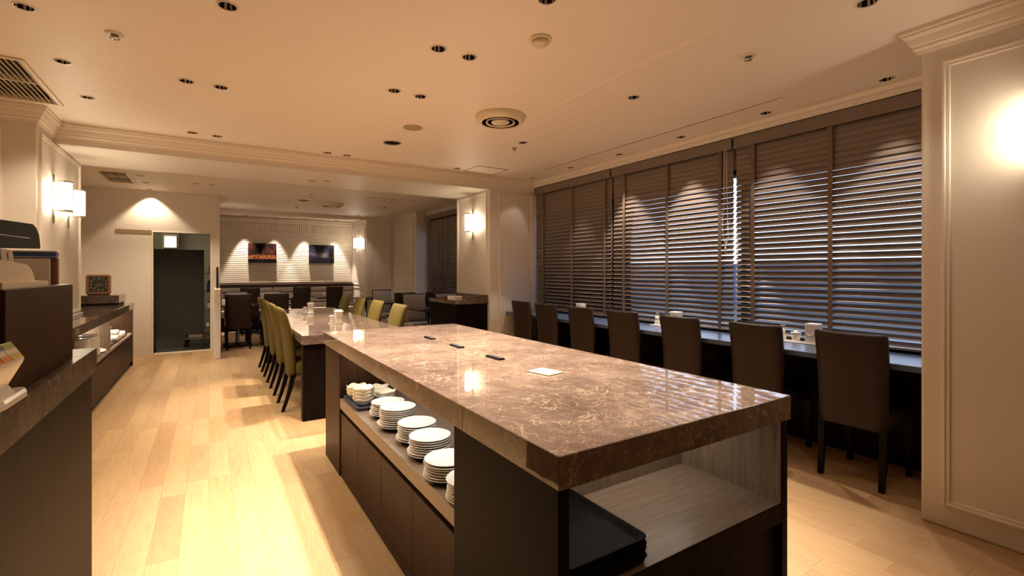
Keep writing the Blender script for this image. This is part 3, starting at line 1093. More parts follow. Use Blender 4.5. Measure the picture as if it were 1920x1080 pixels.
# black trays in the front niche
M_tray, nt_, b_ = newmat('worn_black_tray')
v_, _ = mapping(nt_, (1, 1, 1))
smudge = noise(nt_, v_, 16, 6, .75)
nt_.links.new(ramp(nt_, smudge, [(.42, lin((9, 9, 8))), (.62, lin((22, 20, 18))), (.70, lin((66, 62, 56)))]), b_.inputs['Base Color'])
b_.inputs['Roughness'].default_value = .5
b_.inputs['Specular IOR Level'].default_value = .04
tray0 = None
for k in range(7):
    if tray0 is None:
        mb = MB()
        mb.loft([[(x, y, z) for x, y in rrect(0, 0, .15 + o_, .20 + o_, .03, 4)] for z, o_ in ((0, -.012), (.004, -.004), (.016, 0), (.019, .002), (.019, -.004), (.007, -.010), (.0045, -.016))])
        tray0 = mb.build('black_tray', M_tray)
        p = tag(tray0, 'x', 'tray')
    else:
        p = tray0.copy()
        C.objects.link(p)
    p.location = (.895 + random.uniform(-.004, .002), 1.118 + random.uniform(-.003, .003), .5155 + k * .0085)
    p['label'] = 'rectangular black serving tray in the island front shelf, %s of the stack' % ['bottom', 'second from the bottom', 'third from the bottom', 'middle', 'third from the top', 'second from the top', 'top'][k]
    p['group'] = 'black trays stacked in the island'
# things on the island top
for i, y in enumerate((2.925, 2.52, 2.08)):
    x = 1.222
    t = thing('name_stand', 'slim black flat holder on the marble island, %s' % ['farthest from the white card', 'middle of three', 'nearest the white card'][i], 'holder', (x, y, ZI), radians(-3 + 2 * i), 'black flat holders on the island')
    MB().box(-.019, .019, -.066, .066, 0, .008, .002).build('base', M_hood, t)
    MB().box(-.012, .012, -.060, .060, .008, .0105, .0008).build('raised_plate', M_blkm, t)
t = thing('card_stand', 'flat square white card lying on the marble island', 'card', (1.234, 1.668, ZI), radians(12))
MB().box(-.047, .047, -.062, .062, 0, .006, .0015).build('card_body', M_card, t)

# ------------------------------------------------------------------ marble dining table
TZ = .764
t = thing('dining_table', 'long marble topped dining table with dark panel legs behind the island', 'table', (1.16, 6.18, 0))
MB(t.location).box(.69, 1.635, 4.505, 7.85, .683, TZ, .002).build('tabletop', M_marb, t)
for y in (4.54, 7.72):
    MB(t.location).box(.70, 1.625, y, y + .09, 0, .683, .002).build('leg', M_jet, t)


def napkin_set(x, y, z, n, place, rz=0):
    t = thing('napkin_holder', 'tall flared white napkin holder on %s' % place, 'napkin holder', (x + .022, y - .01, z), rz)
    t.scale = (1.35, 1.35, 1.4)
    mb = MB()
    mb.loft([[(a, b, zz) for a, b in rrect(0, 0, hx, hy, .006)] for zz, hx, hy in ((0, .034, .026), (.006, .034, .026), (.008, .026, .018), (.05, .024, .017), (.085, .028, .02), (.098, .034, .025), (.098, .03, .021), (.06, .02, .013))])
    mb.build('holder_body', M_white, t)
    MB().box(-.026, .026, -.010, .010, .06, .108, .004).build('napkins', M_paper, t)
    t = thing('pick_holder', 'white flared toothpick cup on %s' % place, 'cup', (x - .045, y, z + .006), rz)
    t.scale = (1.3, 1.3, 1.35)
    MB().lathe([(.0001, 0), (.018, 0), (.017, .015), (.014, .035), (.02, .055), (.024, .062), (.021, .062), (.013, .045), (.012, .03), (.0001, .028)], seg=20).build('cup_body', M_white, t)
    MB().lathe([(.0001, .03), (.008, .03), (.009, .064), (.0001, .066)], seg=10).build('toothpicks', M_cream, t)
    o = MB((x - .045, y, z)).lathe([(.0001, 0), (.034, 0), (.044, .004), (.044, .006), (.0001, .0055)], (x - .045, y, z), 24).build('saucer', M_white)
    tag(o, 'small white saucer under the toothpick cup on %s' % place, 'saucer')


napkin_set(1.13, 6.86, TZ, 0, 'the far half of the marble table')
napkin_set(1.165, 5.37, TZ, 0, 'the near half of the marble table')

# ------------------------------------------------------------------ sets on the window counter
ZCT = .775


def win_set(y, place, full=True):
    x = 3.90
    if full:
        tag(MB((x, y + .12, ZCT)).box(x - .05, x + .05, y + .065, y + .29, ZCT, ZCT + .008, .003).build('condiment_tray', M_white), 'flat white condiment tray on the window counter, %s' % place, 'tray')
        t = thing('sugar_pot', 'white lidded pot on the window counter tray, %s' % place, 'pot', (x, y + .13, ZCT + .0085))
        t.scale = (1.3, 1.3, 1.3)
        MB().lathe([(.0001, 0), (.020, 0), (.022, .01), (.026, .048), (.0001, .048)], seg=24).build('pot_body', M_white, t)
        MB().lathe([(.029, .048), (.029, .052), (.012, .055), (.011, .062), (.0001, .063)], seg=24).build('lid', M_white, t)
        t = thing('shaker', 'ribbed shaker on the window counter tray, %s' % place, 'shaker', (x, y + .235, ZCT + .0085))
        t.scale = (1.4, 1.4, 1.4)
        MB().lathe([(.0001, 0), (.020, 0), (.020, .024), (.013, .032), (.015, .040), (.015, .062), (.0001, .062)], seg=18).build('shaker_body', M_white, t)
        for dx in (-.008, .008):
            MB().lathe([(.006, .06), (.007, .075), (.004, .086), (.0001, .088)], (0, dx, 0), 10).build('shaker_tip', M_chrome, t)
    t = thing('napkin_box', 'upright white napkin dispenser on the window counter, %s' % place, 'napkin box', (x, y, ZCT + .0005))
    t.scale = (1.4, 1.5, 1.5)
    MB().box(-.045, .045, -.035, .035, 0, .006, .002).build('base', M_white, t)
    MB().box(-.032, .032, -.030, .030, .006, .105, .006).build('dispenser_body', M_white, t)
    MB().tube([(-.033, -.016, .06), (-.034, -.012, .047), (-.034, 0, .041), (-.034, .012, .045), (-.033, .016, .056)], .0028, 6).build('thumb_notch', M_plast, t)


win_set(1.83, 'between the two nearest chairs')
win_set(3.10, 'by the fourth chair from the right pillar')
win_set(4.53, 'beyond the fifth chair', False)

# ------------------------------------------------------------------ buffet counter along the left wall
t = thing('buffet_counter', 'long marble topped buffet counter with open shelf along the left wall', 'counter', (-1.25, 6.8, 0))
o = t.location
ZB = .885
MB(o).box(-1.60, -.90, 4.6, 8.62, .80, ZB, .002).build('worktop', M_marb, t)
MB(o).box(-1.60, -.915, 4.62, 5.13, 0, .80).build('end_cabinet', M_dark, t)
MB(o).box(-1.60, -.912, 8.56, 8.60, 0, .80, .002).build('end_panel', M_dark, t)
MB(o).box(-1.60, -.915, 5.13, 8.56, .435, .465, .002).build('shelf', M_liteh, t)
MB(o).box(-1.45, -1.43, 5.13, 8.56, .465, .80).build('niche_back', M_lite, t)
MB(o).box(-1.43, -.92, 6.79, 6.825, .465, .80, .002).build('divider', M_lite, t)
for k in range(4):
    a = 5.13 + k * .858
    MB(o).box(-.935, -.915, a + .002, a + .856, .065, .415, .0015).build('cabinet_door', M_dark, t)
MB(o).box(-1.60, -.935, 5.13, 8.56, .06, .435).build('carcass', M_blkm, t)
MB(o).box(-1.6, -.94, 4.62, 8.56, 0, .06).build('plinth', M_blkm, t)
MB(o).box(-1.18, -1.15, 5.2, 8.5, .79, .7995).build('light_strip', M_led3, t)
# plates in it
OW = 'zeroth second third fourth fifth sixth seventh eighth ninth tenth eleventh twelfth thirteenth fourteenth fifteenth sixteenth seventeenth eighteenth nineteenth twentieth'.split()
ptall = [(-1.05, 5.92, 'nearest stack'), (-1.04, 6.15, 'middle stack'), (-1.05, 6.39, 'farther stack')]
for x, y, lab in ptall:
    for k in range(20):
        p = P0.copy()
        C.objects.link(p)
        p.location = (x + random.uniform(-.002, .002), y + random.uniform(-.002, .002), .466 + k * .0108)
        p.scale = (1.15, 1.15, .9)
        j = 19 - k
        p['label'] = 'white plate in the left buffet, %s, %s' % ('top' if j == 0 else ('bottom' if k == 0 else OW[j] + ' from the top'), lab)
        p['group'] = 'white plates in the left buffet counter'
p = P0.copy()
C.objects.link(p)
p.location = (-1.04, 6.64, .474)
p.rotation_euler = (radians(6), 0, 0)
p.scale = (1.2, 1.2, 1)
p['label'] = 'single white plate leaning against the stacks on the left buffet shelf'
p['group'] = 'white plates in the left buffet counter'
tag(MB((-1.1, 7.55, .465)).box(-1.30, -.95, 6.95, 8.35, .465, .485, .004).build('cup_tray', M_blk), 'long black tray under the cups on the left buffet shelf', 'tray')
c0 = None
for k, (x, y, z) in enumerate([(-1.02, 7.02, 0), (-1.02, 7.14, 0), (-1.02, 7.26, 0), (-1.14, 7.02, 0), (-1.14, 7.14, 0), (-1.14, 7.26, 0), (-1.02, 7.02, 1), (-1.02, 7.14, 1), (-1.14, 7.02, 1), (-1.14, 7.14, 1), (-1.02, 7.02, 2), (-1.02, 7.14, 2), (-1.02, 7.26, 1)]):
    if c0 is None:
        c0 = thing('coffee_cup', 'x', 'cup')
        MB().lathe([(.0001, 0), (.026, 0), (.028, .004), (.040, .062), (.043, .075), (.040, .075), (.036, .06), (.024, .008), (.0001, .006)], seg=24).build('cup_body', M_white, c0)
        MB().tube([(.036, 0, .06), (.058, 0, .06), (.062, 0, .045), (.056, 0, .026), (.032, 0, .02)], .004, 6).build('handle', M_white, c0)
        q = c0
    else:
        q = dup(c0, (0, 0, 0))
    q.location = (x, y, .4855 + z * .0755)
    q['group'] = 'white cups on the left buffet shelf'
    q['label'] = 'white coffee cup on the black tray, %s layer, %s row, %s' % (['lowest', 'middle', 'top'][z], 'front' if x > -1.1 else 'rear', ['nearest', 'middle', 'farthest'][round((y - 7.02) / .12)])
for k in range(6):
    y, z, x = 7.45 + .14 * (k % 5), .52 + (.066 if k == 5 else 0), -1.03
    if k == 5:
        y = 7.52
    t = thing('rolled_towel', 'rolled white towel on the black buffet tray, %s' % ['nearest', 'second', 'third', 'fourth', 'farthest', 'lying on top'][k], 'towel', (x, y, z), 0, 'rolled towels on the buffet tray')
    mb = MB()
    mb.loft([[(a, r_ * cos(2 * pi * i / 16), r_ * sin(2 * pi * i / 16)) for i in range(16)] for a, r_ in ((-.13, .022), (-.125, .032), (.09, .033), (.1, .024))])
    mb.build('towel_roll', M_paper, t)
# ledge and clock
t = thing('marble_ledge', 'raised marble ledge on the left buffet counter under the clock', 'ledge', (-1.3, 8.1, ZB))
MB(t.location).box(-1.60, -.993, 8.0, 8.60, .918, 1.020, .002).build('slab', M_marb, t)
MB(t.location).box(-1.60, -1.01, 8.03, 8.60, ZB, .918).build('riser', M_blkm, t)

CK = thing('desk_clock', 'square brown wooden clock with dark dial and pale hands on the marble ledge', 'clock', (-1.235, 8.25, 1.0205), radians(6))
bmc = MB()
TLT = radians(7)
def ck(x, d, z):          # local: dial faces -y, leaning back
    return (x, d * cos(TLT) + z * sin(TLT), z * cos(TLT) - d * sin(TLT))
def octo(w, z0, z1, c):
    return [(-w + c, z0), (w - c, z0), (w, z0 + c), (w, z1 - c), (w - c, z1), (-w + c, z1), (-w, z1 - c), (-w, z0 + c)]
rings = [[ck(x, d, z) for x, z in octo(w, a, b, c)] for d, w, a, b, c in ((.05, .128, .004, .272, .02), (0, .128, .004, .272, .02), (-.012, .118, .014, .262, .012), (-.012, .098, .034, .242, .004), (0, .096, .036, .240, .004))]
bmc.loft(rings, True, False, smooth=False)
bmc.build('frame', plain('clock_wood', (140, 98, 64), .45), CK)
MB().loft([[ck(x, -.002, z) for x, z in octo(.099, .033, .243, .004)], [ck(x, .004, z) for x, z in octo(.099, .033, .243, .004)]], smooth=False).build('dial', plain('dial', (52, 48, 30), .5), CK)
M_lume = plain('pale_print', (205, 200, 176), .6)
for h in range(1, 13):
    a = pi / 2 - h * pi / 6
    cu = bpy.data.curves.new('numeral', 'FONT')
    cu.body = str(h)
    cu.size = .033
    cu.align_x = 'CENTER'
    cu.align_y = 'CENTER'
    cu.extrude = .0004
    k = .076 / max(abs(cos(a)), abs(sin(a)), .86)
    tmp = bpy.data.objects.new('numeral_outline', cu)
    o = bpy.data.objects.new('numeral', bpy.data.meshes.new_from_object(tmp))
    bpy.data.objects.remove(tmp)
    C.objects.link(o)
    o.parent = CK
    o.location = ck(k * cos(a), -.0035, .138 + k * sin(a))
    o.rotation_euler = (pi / 2 - TLT, 0, 0)
    o.data.materials.append(M_lume)
for nm, ang, L, w in (('hour_hand', 110, .045, .0032), ('minute_hand', 218, .068, .0026)):
    a = radians(90 - ang)
    dx, dz = cos(a), sin(a)
    pts = [(-dz * w, dx * w), (dz * w, -dx * w), (dx * L + dz * w * .4, dz * L - dx * w * .4), (dx * L - dz * w * .4, dz * L + dx * w * .4)]
    MB().loft([[ck(x, -.006, .138 + z) for x, z in pts], [ck(x, -.0045, .138 + z) for x, z in pts]], smooth=False).build(nm, M_lume, CK)

# ------------------------------------------------------------------ cashier counter at the left edge
t = thing('cashier_counter', 'dark wood cashier counter with thick marble top at the left front', 'counter', (-.75, 1.3, 0))
o = t.location
MB(o).box(-1.25, -.409, -.4, 2.70, .90, 1.0, .002).build('worktop', M_marb2, t)
MB(o).box(-1.25, -.424, -.4, 2.69, 0, .90, .002).build('base_cabinet', M_black, t)
t = thing('register_cabinet', 'dark wood box carrying the register on the cashier counter', 'cabinet', (-.75, 2.06, 1.0))
o = t.location
MB(o).box(-1.0, -.436, 1.71, 2.417, 1.0, 1.282, .002).build('cabinet_body', M_dark, t)
MB(o).box(-.98, -.45, 1.703, 1.712, 1.01, 1.272).build('shaded_front', M_blkm, t)  # black sheet standing in for the shade on the box's near face
# register: cream base and body with black hood
RX = -.46
t = thing('cash_register', 'cream cash register with black hooded display on the dark box', 'register', (-.62, 2.1, 1.282))
o = t.location


def prof_x(pts, xa, xb, name, mat, par, org, smooth=False):
    """profile in (y, z), extruded along x"""
    MB(org).loft([[(xa, y, z) for y, z in pts], [(xb, y, z) for y, z in pts]], smooth=smooth).build(name, mat, par)


prof_x([(1.76, 1.282), (2.185, 1.282), (2.185, 1.296), (2.17, 1.30), (1.76, 1.30)], -.80, -.455, 'register_base', M_plast, t, o)
arc = [(1.80 + .43 * .5, 1.302)]
body = [(1.80, 1.300), (2.125, 1.300), (2.118, 1.315), (2.10, 1.331), (2.07, 1.345), (2.035, 1.353), (1.80, 1.362)]
prof_x(body, -.78, -.475, 'register_body', M_plast, t, o)
prof_x([(1.77, 1.30), (1.79, 1.30), (1.79, 1.395), (1.77, 1.394)], -.50, -.47, 'display_post', M_plast, t, o)
hood = [(1.70, 1.392), (2.08, 1.402), (2.078, 1.42), (2.065, 1.445), (2.04, 1.464), (2.005, 1.474), (1.70, 1.462)]
prof_x(hood, -.70, -.452, 'display_hood', M_hood, t, o)
prof_x([(1.70, 1.458), (1.88, 1.465), (1.865, 1.478), (1.83, 1.484), (1.70, 1.486)], -.64, -.50, 'paper_cover', M_plast, t, o)
mb = MB(o)
for k in range(15):
    y = 1.73 + k * .0165
    mb.box(-.4522, -.4510, y, y + .011, 1.424 + k * .0003, 1.426 + k * .0003)
dl = mb.build('dotted_line', M_paper, t)
prof_x([(1.74, 1.36), (1.86, 1.356), (1.86, 1.396), (1.74, 1.394)], -.62, -.50, 'display_neck', M_plast, t, o)
# small card with a red mark leaning on the register
t = thing('small_card', 'small white card with a red mark clipped to the cash register', 'card', (-.488, 1.93, 1.355))
o = t.location
MB(o).loft([[(-.489 + a, y, z) for y, z in ((1.885, 1.354), (1.985, 1.351), (1.965, 1.392), (1.87, 1.394))] for a in (0, .002)], smooth=False).build('card_sheet', M_paper, t)
MB(o).box(-.4868, -.4862, 1.923, 1.931, 1.362, 1.386).box(-.4868, -.4862, 1.917, 1.927, 1.372, 1.378).build('red_mark', M_red, t)
# binder stand behind
t = thing('binder_stand', 'brown menu folder stand with blue edge and white sheets behind the register', 'folder', (-.6, 2.5, 1.0))
o = t.location
MB(o).box(-.72, -.495, 2.50, 2.53, 1.0, 1.385, .008).build('folder_cover', M_brownfr, t)
MB(o).box(-.70, -.515, 2.492, 2.499, 1.03, 1.380, .001).build('paper_sheets', M_paper, t)
MB(o).box(-.72, -.497, 2.486, 2.53, 1.386, 1.404, .002).build('blue_spine', M_blue, t)
MB(o).box(-.73, -.493, 2.484, 2.532, 1.404, 1.410, .001).build('white_strip', M_paper, t)
# card terminal
t = thing('card_terminal', 'white card payment terminal with printed slanted top on the cashier counter edge', 'terminal', (-.47, 1.12, 1.0))
o = t.location


def rpts(pts, z):
    return [(x, y, z) for x, y in pts]


def quadpr(a, b, name, mat):
    MB(o).loft([a, b], smooth=False).build(name, mat, t)


FT = [(-.60, 1.42), (-.47, 1.42), (-.425, 1.50), (-.408, 1.60), (-.407, 1.755), (-.415, 1.775), (-.434, 1.775), (-.434, 1.700), (-.60, 1.700)]
MB(o).loft([rpts(FT, 1.0005), rpts(FT, 1.014), rpts([(x - .004, y) for x, y in FT], 1.022)], smooth=False).build('foot', M_white, t)
MB(o).loft([[(-.50, 1.45, 1.020), (-.417, 1.45, 1.020), (-.419, 1.715, 1.020), (-.4345, 1.715, 1.020)], [(-.50, 1.45, 1.045), (-.425, 1.45, 1.045), (-.427, 1.692, 1.045), (-.4345, 1.692, 1.045)], [(-.47, 1.45, 1.12), (-.411, 1.45, 1.098), (-.411, 1.738, 1.094), (-.4345, 1.738, 1.12)], [(-.4345, 1.45, 1.156), (-.409, 1.45, 1.112), (-.409, 1.742, 1.104), (-.4345, 1.742, 1.148)]], smooth=False).build('head', M_white, t)
tp = MB(o)


def tq(a, b):           # a across the slope 0..1 (low to high), b along y
    z0, z1 = 1.112 - (b - 1.45) * .0274, 1.156 - (b - 1.45) * .0274
    return (-.409 - .0255 * a + .0008, b, z0 + (z1 - z0) * a + .0008)


for a0, a1, b0, b1, mi in ((.06, .34, 1.66, 1.735, 1), (.38, .62, 1.655, 1.735, 3), (.66, .94, 1.66, 1.735, 4), (.06, .34, 1.60, 1.655, 2), (.38, .62, 1.60, 1.65, 3), (.66, .94, 1.60, 1.655, 0), (.06, .94, 1.50, 1.595, 2)):
    qd = [tq(a0, b0), tq(a1, b0), tq(a1, b1), tq(a0, b1)]
    tp.loft([qd, [(x + .0004, y, z + .0002) for x, y, z in qd]], smooth=False, mi=mi)
tp.build('printed_panel', [plain('print_violet', (98, 84, 150), .4), plain('print_yellow', (206, 186, 90), .4), plain('print_orange', (214, 130, 60), .4), plain('print_pale', (226, 214, 190), .4), plain('print_green', (150, 170, 90), .4)], t)

# ------------------------------------------------------------------ cabinet by the far pillar
t = thing('side_cabinet', 'black side cabinet with marble top against the far pillar', 'cabinet', (2.97, 6.1, 0))
o = t.location
MB(o).box(2.73, 3.215, 5.66, 6.57, .895, .942, .002).build('worktop', M_marb, t)
MB(o).box(2.745, 3.215, 5.675, 6.56, 0, .895, .002).build('cabinet_body', M_jet, t)
MB(o).box(3.16, 3.215, 5.665, 6.57, .942, 1.01, .002).box(2.90, 3.16, 5.665, 5.69, .942, 1.0, .002).build('upstand', M_marb, t)
for k in range(4):
    tag(MB((2.80, 5.86, .942 + k * .014)).box(2.755, 2.875, 5.76, 5.98, .9425 + k * .014, .9555 + k * .014, .004).build('white_dish', M_white), 'white rectangular dish on the black side cabinet, %s of its stack' % ['lowest', 'second', 'third', 'top'][k], 'dish', 'white dishes on the side cabinet')
tag(MB((2.82, 6.15, .942)).box(2.76, 2.86, 6.08, 6.24, .9425, .99, .004).build('wooden_box', M_brownfr), 'small brown wooden box on the black side cabinet', 'box')

# ------------------------------------------------------------------ rear dining room
for k, (a, b, lab) in enumerate(((.17, 1.27, 'left section'), (1.28, 3.14, 'right section'))):
    t = thing('banquette', 'grey channel-tufted banquette under the tiled picture wall, %s' % lab, 'banquette', ((a + b) / 2, 12.5, 0))
    o = t.location
    MB(o).box(a, b, 12.22, 12.72, 0, .30, .004).build('base', M_black, t)
    MB(o).box(a, b, 12.18, 12.66, .30, .45, .03).build('seat', M_grey, t)
    for j in range(4):
        MB(o).box(a + .003, b - .003, 12.54, 12.665, .46 + j * .128, .46 + j * .128 + .122, .03).build('back_channel', M_grey, t)
    MB(o).box(a, b, 12.54, 12.725, .974, 1.035, .012).build('top_rail', M_leath, t)
dc = make_brown_chair('dining_chair', M_grey)
far = [
    (.425, 9.30, 90, 'dark backed dining chair just right of the low white partition'),
    (1.005, 9.30, 90, 'dark backed dining chair second from the low white partition'),
    (.43, 10.42, -90, 'grey fronted dining chair facing the camera behind the partition'),
    (1.02, 10.42, -90, 'grey fronted dining chair facing the camera, second from the partition'),
    (.72, 11.26, 90, 'dark dining chair facing the banquette, first from the left'),
    (1.715, 11.26, 90, 'dark dining chair facing the banquette, middle one'),
    (2.405, 11.26, 90, 'dark dining chair facing the banquette, nearest the side wall'),
    (3.08, 9.98, -90, 'grey fronted dining chair by the side wall pier'),
    (3.03, 8.42, 90, 'dark backed dining chair on the near side of the window table'),
    (3.62, 8.40, 90, 'dark dining chair closest to the rear window blind'),
    (3.02, 7.95, -90, 'grey fronted dining chair beside the black side cabinet'),
    (3.62, 7.95, -90, 'grey fronted dining chair behind the side cabinet next to the window'),
]
for k, (x, y, a, lab) in enumerate(far):
    q = dc if k == 0 else dup(dc, (0, 0, 0))
    q.location = (x, y, 0)
    q.rotation_euler = (0, 0, radians(a))
    q['label'] = lab
    q['group'] = 'dining chairs in the rear room'
    if y > 11:
        q.scale = (1, .9, 1.05)


M_tabl = plain('dark_tabletop', (50, 43, 38), .22)


def table(x, y, lab, sx=.54, sy=.64):
    t = thing('square_table', lab, 'table', (x, y, 0), 0, 'small tables in the rear room')
    MB().box(-sx / 2, sx / 2, -sy / 2, sy / 2, .705, .738, .003).build('tabletop', M_tabl, t)
    MB().lathe([(.035, .03), (.03, .05), (.03, .705)], seg=16).build('pedestal', M_steel, t)
    MB().box(-.22, .22, -.22, .22, 0, .03, .008).build('base_plate', M_blkm, t)
    return t


TB = [(.43, 9.87, 'small dark table between chairs behind the low partition'), (1.02, 9.87, 'small dark table second from the low partition'), (.72, 11.83, 'small dark table at the banquette, leftmost'), (1.60, 11.83, 'small dark table at the banquette, middle'), (2.36, 11.83, 'small dark table at the banquette, nearest the side wall'), (3.02, 10.95, 'small dark table against the alcove corner'), (3.05, 9.2, 'small dark table by the rear window'), (3.02, 7.28, 'small dark table behind the black side cabinet')]
for x, y, lab in TB:
    table(x, y, lab)
for x, y, w in ((1.52, 11.80, 'the middle banquette table'), (2.28, 11.80, 'the banquette table nearest the side wall'), (2.92, 10.95, 'the alcove corner table'), (.22, 9.85, 'the table behind the partition')):
    t = thing('napkin_holder', 'tiny white napkin holder on %s' % w, 'napkin holder', (x, y, .738))
    MB().box(-.03, .03, -.022, .022, 0, .085, .006).build('holder_body', M_white, t)
    MB().box(-.024, .024, -.008, .008, .07, .098, .003).build('napkins', M_paper, t)
    tag(MB((x + .085, y, .738)).lathe([(.0001, 0), (.02, 0), (.022, .03), (.014, .045), (.016, .062), (.0001, .064)], (x + .085, y, .738), 14).build('shaker', M_white), 'tiny white shaker on %s' % w.replace('nearest the side wall', 'by the side wall'), 'shaker')


# pictures
def picmat(name, kind):
    m, nt, b = newmat(name)
    tc = nd(nt, 'ShaderNodeTexCoord')
    sp = nd(nt, 'ShaderNodeSeparateXYZ')
    nt.links.new(tc.outputs['Object'], sp.inputs[0])
    v, _ = mapping(nt, (1, 1, 1))

    def mr(sock, a, c):
        n = nd(nt, 'ShaderNodeMapRange')
        n.inputs[1].default_value = a
        n.inputs[2].default_value = c
        nt.links.new(sock, n.inputs[0])
        return n.outputs[0]
    Z = mr(sp.outputs['Z'], -.228, .228)
    X = mr(sp.outputs['X'], -.298, .298)

    def mul(a, c):
        n = nd(nt, 'ShaderNodeMath', operation='MULTIPLY')
        for i, q in enumerate((a, c)):
            if isinstance(q, float):
                n.inputs[i].default_value = q
            else:
                nt.links.new(q, n.inputs[i])
        return n.outputs[0]
    g = lambda x: (x, x, x, 1)
    if kind == 0:
        base = ramp(nt, noise(nt, v, 7, 4), [(.35, lin((16, 10, 9))), (.55, lin((58, 26, 24))), (.72, lin((120, 64, 52)))])
        band = ramp(nt, Z, [(.17, g(0)), (.20, g(1)), (.36, g(1)), (.44, g(0))])
        sparkle = ramp(nt, noise(nt, v, 42, 3), [(.38, g(.05)), (.62, g(1))])
        col = mixc(nt, mul(band, sparkle), base, lin((246, 150, 96)))
        dark = ramp(nt, Z, [(.0, g(1)), (.175, g(1)), (.20, g(0))])
        col = mixc(nt, dark, col, lin((16, 9, 6)))
        glow = mul(ramp(nt, X, [(0, g(.8)), (.25, g(0)), (.8, g(0)), (1, g(.5))]), ramp(nt, Z, [(.3, g(0)), (.5, g(1))]))
        col = mixc(nt, mul(glow, .5), col, lin((120, 56, 56)))
    else:
        base = ramp(nt, Z, [(0, lin((40, 36, 52))), (.28, lin((58, 54, 76))), (.45, lin((92, 88, 120))), (.8, lin((46, 48, 78))), (1, lin((28, 28, 50)))])
        n = ramp(nt, noise(nt, v, 9, 4), [(.4, g(.55)), (.65, g(1))])
        col = mixc(nt, 1.0, base, n, 'MULTIPLY')
        hill = mul(ramp(nt, X, [(.3, g(0)), (.45, g(1)), (.62, g(1)), (.78, g(0))]), ramp(nt, Z, [(.28, g(0)), (.34, g(1)), (.48, g(1)), (.58, g(0))]))
        col = mixc(nt, mul(hill, .6), col, lin((170, 160, 160)))
        lights = mul(ramp(nt, noise(nt, v, 46, 2), [(.56, g(0)), (.66, g(1))]), mul(ramp(nt, Z, [(.36, g(0)), (.42, g(1)), (.5, g(1)), (.58, g(0))]), ramp(nt, X, [(.05, g(1)), (.34, g(1)), (.42, g(0))])))
        col = mixc(nt, lights, col, lin((214, 190, 250)))
        tree = mul(ramp(nt, X, [(.76, g(0)), (.80, g(1)), (.94, g(1)), (.98, g(0))]), ramp(nt, Z, [(.3, g(0)), (.42, g(1)), (.78, g(1)), (.86, g(0))]))
        trunk = mul(ramp(nt, X, [(.85, g(0)), (.86, g(1)), (.90, g(1)), (.91, g(0))]), ramp(nt, Z, [(.02, g(1)), (.4, g(1)), (.5, g(0))]))
        col = mixc(nt, tree, col, lin((14, 14, 18)))
        col = mixc(nt, trunk, col, lin((12, 12, 15)))
    nt.links.new(mixc(nt, 1.0, col, (.42, .42, .42, 1), 'MULTIPLY'), b.inputs['Base Color'])
    b.inputs['Roughness'].default_value = .5
    b.inputs['Specular IOR Level'].default_value = .15
    return m


for k, (xc, lab) in enumerate(((1.066, 'canvas picture of a night street with warm orange lights on the tiled wall'), (2.392, 'canvas picture of a bluish night view with a dark tree on the tiled wall'))):
    t = thing('wall_picture', lab, 'picture', (xc, 12.72, 1.765))
    MB().box(-.298, .298, -.062, .008, -.228, .228, .002).build('canvas', [picmat('picture_%d' % k, k)], t)

# ------------------------------------------------------------------ kitchen seen through the door
t = thing('service_screen', 'tall charcoal screen standing inside the kitchen doorway', 'screen', (-.42, 9.95, 0))
o = t.location
MB(o).box(-.78, -.075, 9.93, 9.95, .24, 1.705, .002).build('screen_cloth', M_char, t)
for x in (-.77, -.085):
    MB(o).box(x - .012, x + .012, 9.945, 9.965, .03, 1.71, .002).build('post', M_alum, t)
    MB(o).box(x - .02, x + .02, 9.80, 10.02, .008, .03, .003).build('foot', M_blkm, t)
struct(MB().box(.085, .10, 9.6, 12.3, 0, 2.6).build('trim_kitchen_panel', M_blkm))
t = thing('kitchen_trolley', 'dark metal trolley on castors behind the kitchen screen', 'trolley', (-.14, 10.35, 0))
o = t.location
for x in (-.34, .04):
    for y in (10.1, 10.6):
        MB(o).tube([(x, y, .08), (x, y, 1.55)], .012, 8).build('post', M_steel, t)
        w = MB().lathe([(.0001, -.012), (.036, -.012), (.04, 0), (.036, .012), (.0001, .012)], (0, 0, 0), 14).build('castor', M_blkm, t)
        w.location = (x - o.x, y - o.y, .045)
        w.rotation_euler = (pi / 2, 0, 0)
for z in (.14, .30, .62, .95, 1.28):
    MB(o).box(-.355, .055, 10.085, 10.615, z, z + .018, .003).build('shelf', M_steel, t)
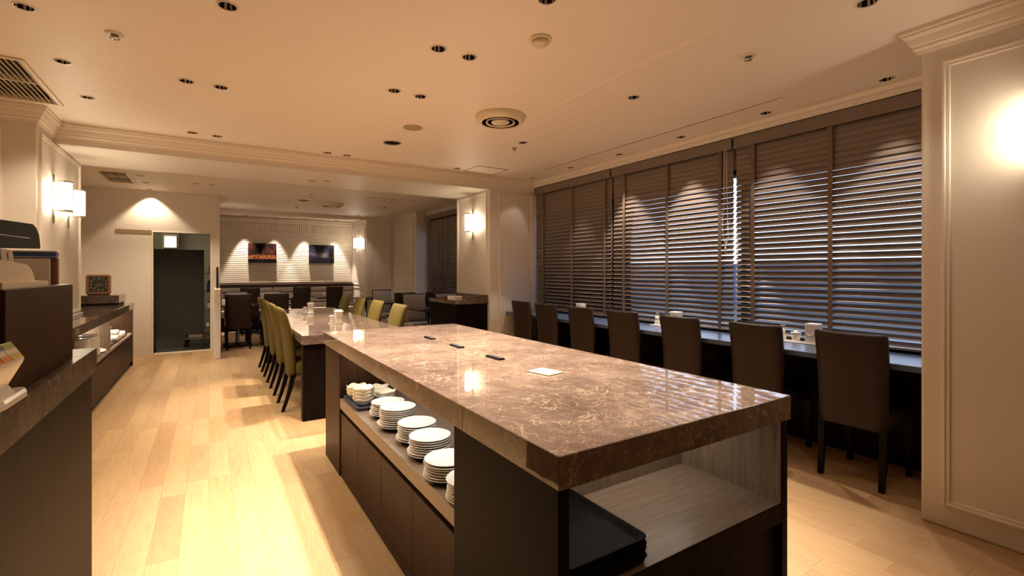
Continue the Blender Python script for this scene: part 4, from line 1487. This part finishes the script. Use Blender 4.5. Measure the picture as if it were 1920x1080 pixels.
q = tag(MB((-.17, 10.3, .159)).box(-.30, -.06, 10.12, 10.45, .159, .22, .004).build('metal_container', M_steel), 'shallow metal container on the lowest trolley shelf in the kitchen', 'container')
for k, (x, y, z, h, m) in enumerate(((-.22, 10.2, .319, .10, M_white), (-.12, 10.2, .319, .12, M_white), (-.02, 10.2, .319, .09, M_cream), (.0, 10.3, .639, .16, M_white), (.0, 10.3, .969, .2, M_blue), (.0, 10.3, 1.299, .15, M_white))):
    tag(MB((x, y, z)).lathe([(.0001, 0), (.03, 0), (.034, .01), (.034, h * .7), (.018, h * .85), (.018, h), (.0001, h)], (x, y, z), 14).build('bottle', m), 'small pale container on the kitchen trolley, %s' % ['lower shelf left', 'lower shelf middle', 'lower shelf right', 'third shelf', 'fourth shelf, blue', 'top shelf'][k], 'container')
t = thing('kitchen_cabinet', 'pale wall cupboard high in the kitchen behind the screen', 'cupboard', (-.95, 11.9, 1.5))
o = t.location
MB(o).box(-1.3, -.52, 11.9, 12.29, 1.72, 2.4, .004).build('cupboard_body', M_wall, t)
MB(o).box(-1.29, -.80, 11.88, 11.90, 1.73, 2.39, .003).build('cupboard_door', plain('door_green', (120, 122, 92), .4), t)
MB(o).box(-.79, -.53, 11.88, 11.90, 1.73, 2.39, .003).build('cupboard_door', plain('door_green2', (150, 148, 120), .4), t)
t = thing('kitchen_lamp', 'bright lamp box high on the kitchen cupboard', 'lamp', (-.66, 11.875, 1.93))
MB().box(-.11, .11, -.05, 0, -.13, .13, .006).build('lamp_body', M_white, t)
MB().box(-.09, .09, -.056, -.05, -.10, .10).build('lamp_diffuser', emitter('kitchen_light', (.95, 1, .8), 6), t)

kl = bpy.data.lights.new('kitchen_fill', 'AREA')  # added fill light to brighten the kitchen, no fixture modelled
kl.energy = 11
kl.color = (1, .84, .60)
kl.shape = 'RECTANGLE'
kl.size = 1.2
kl.size_y = .2
klo = bpy.data.objects.new('kitchen_fill', kl)
C.objects.link(klo)
klo.location = (-.9, 10.9, 2.6)
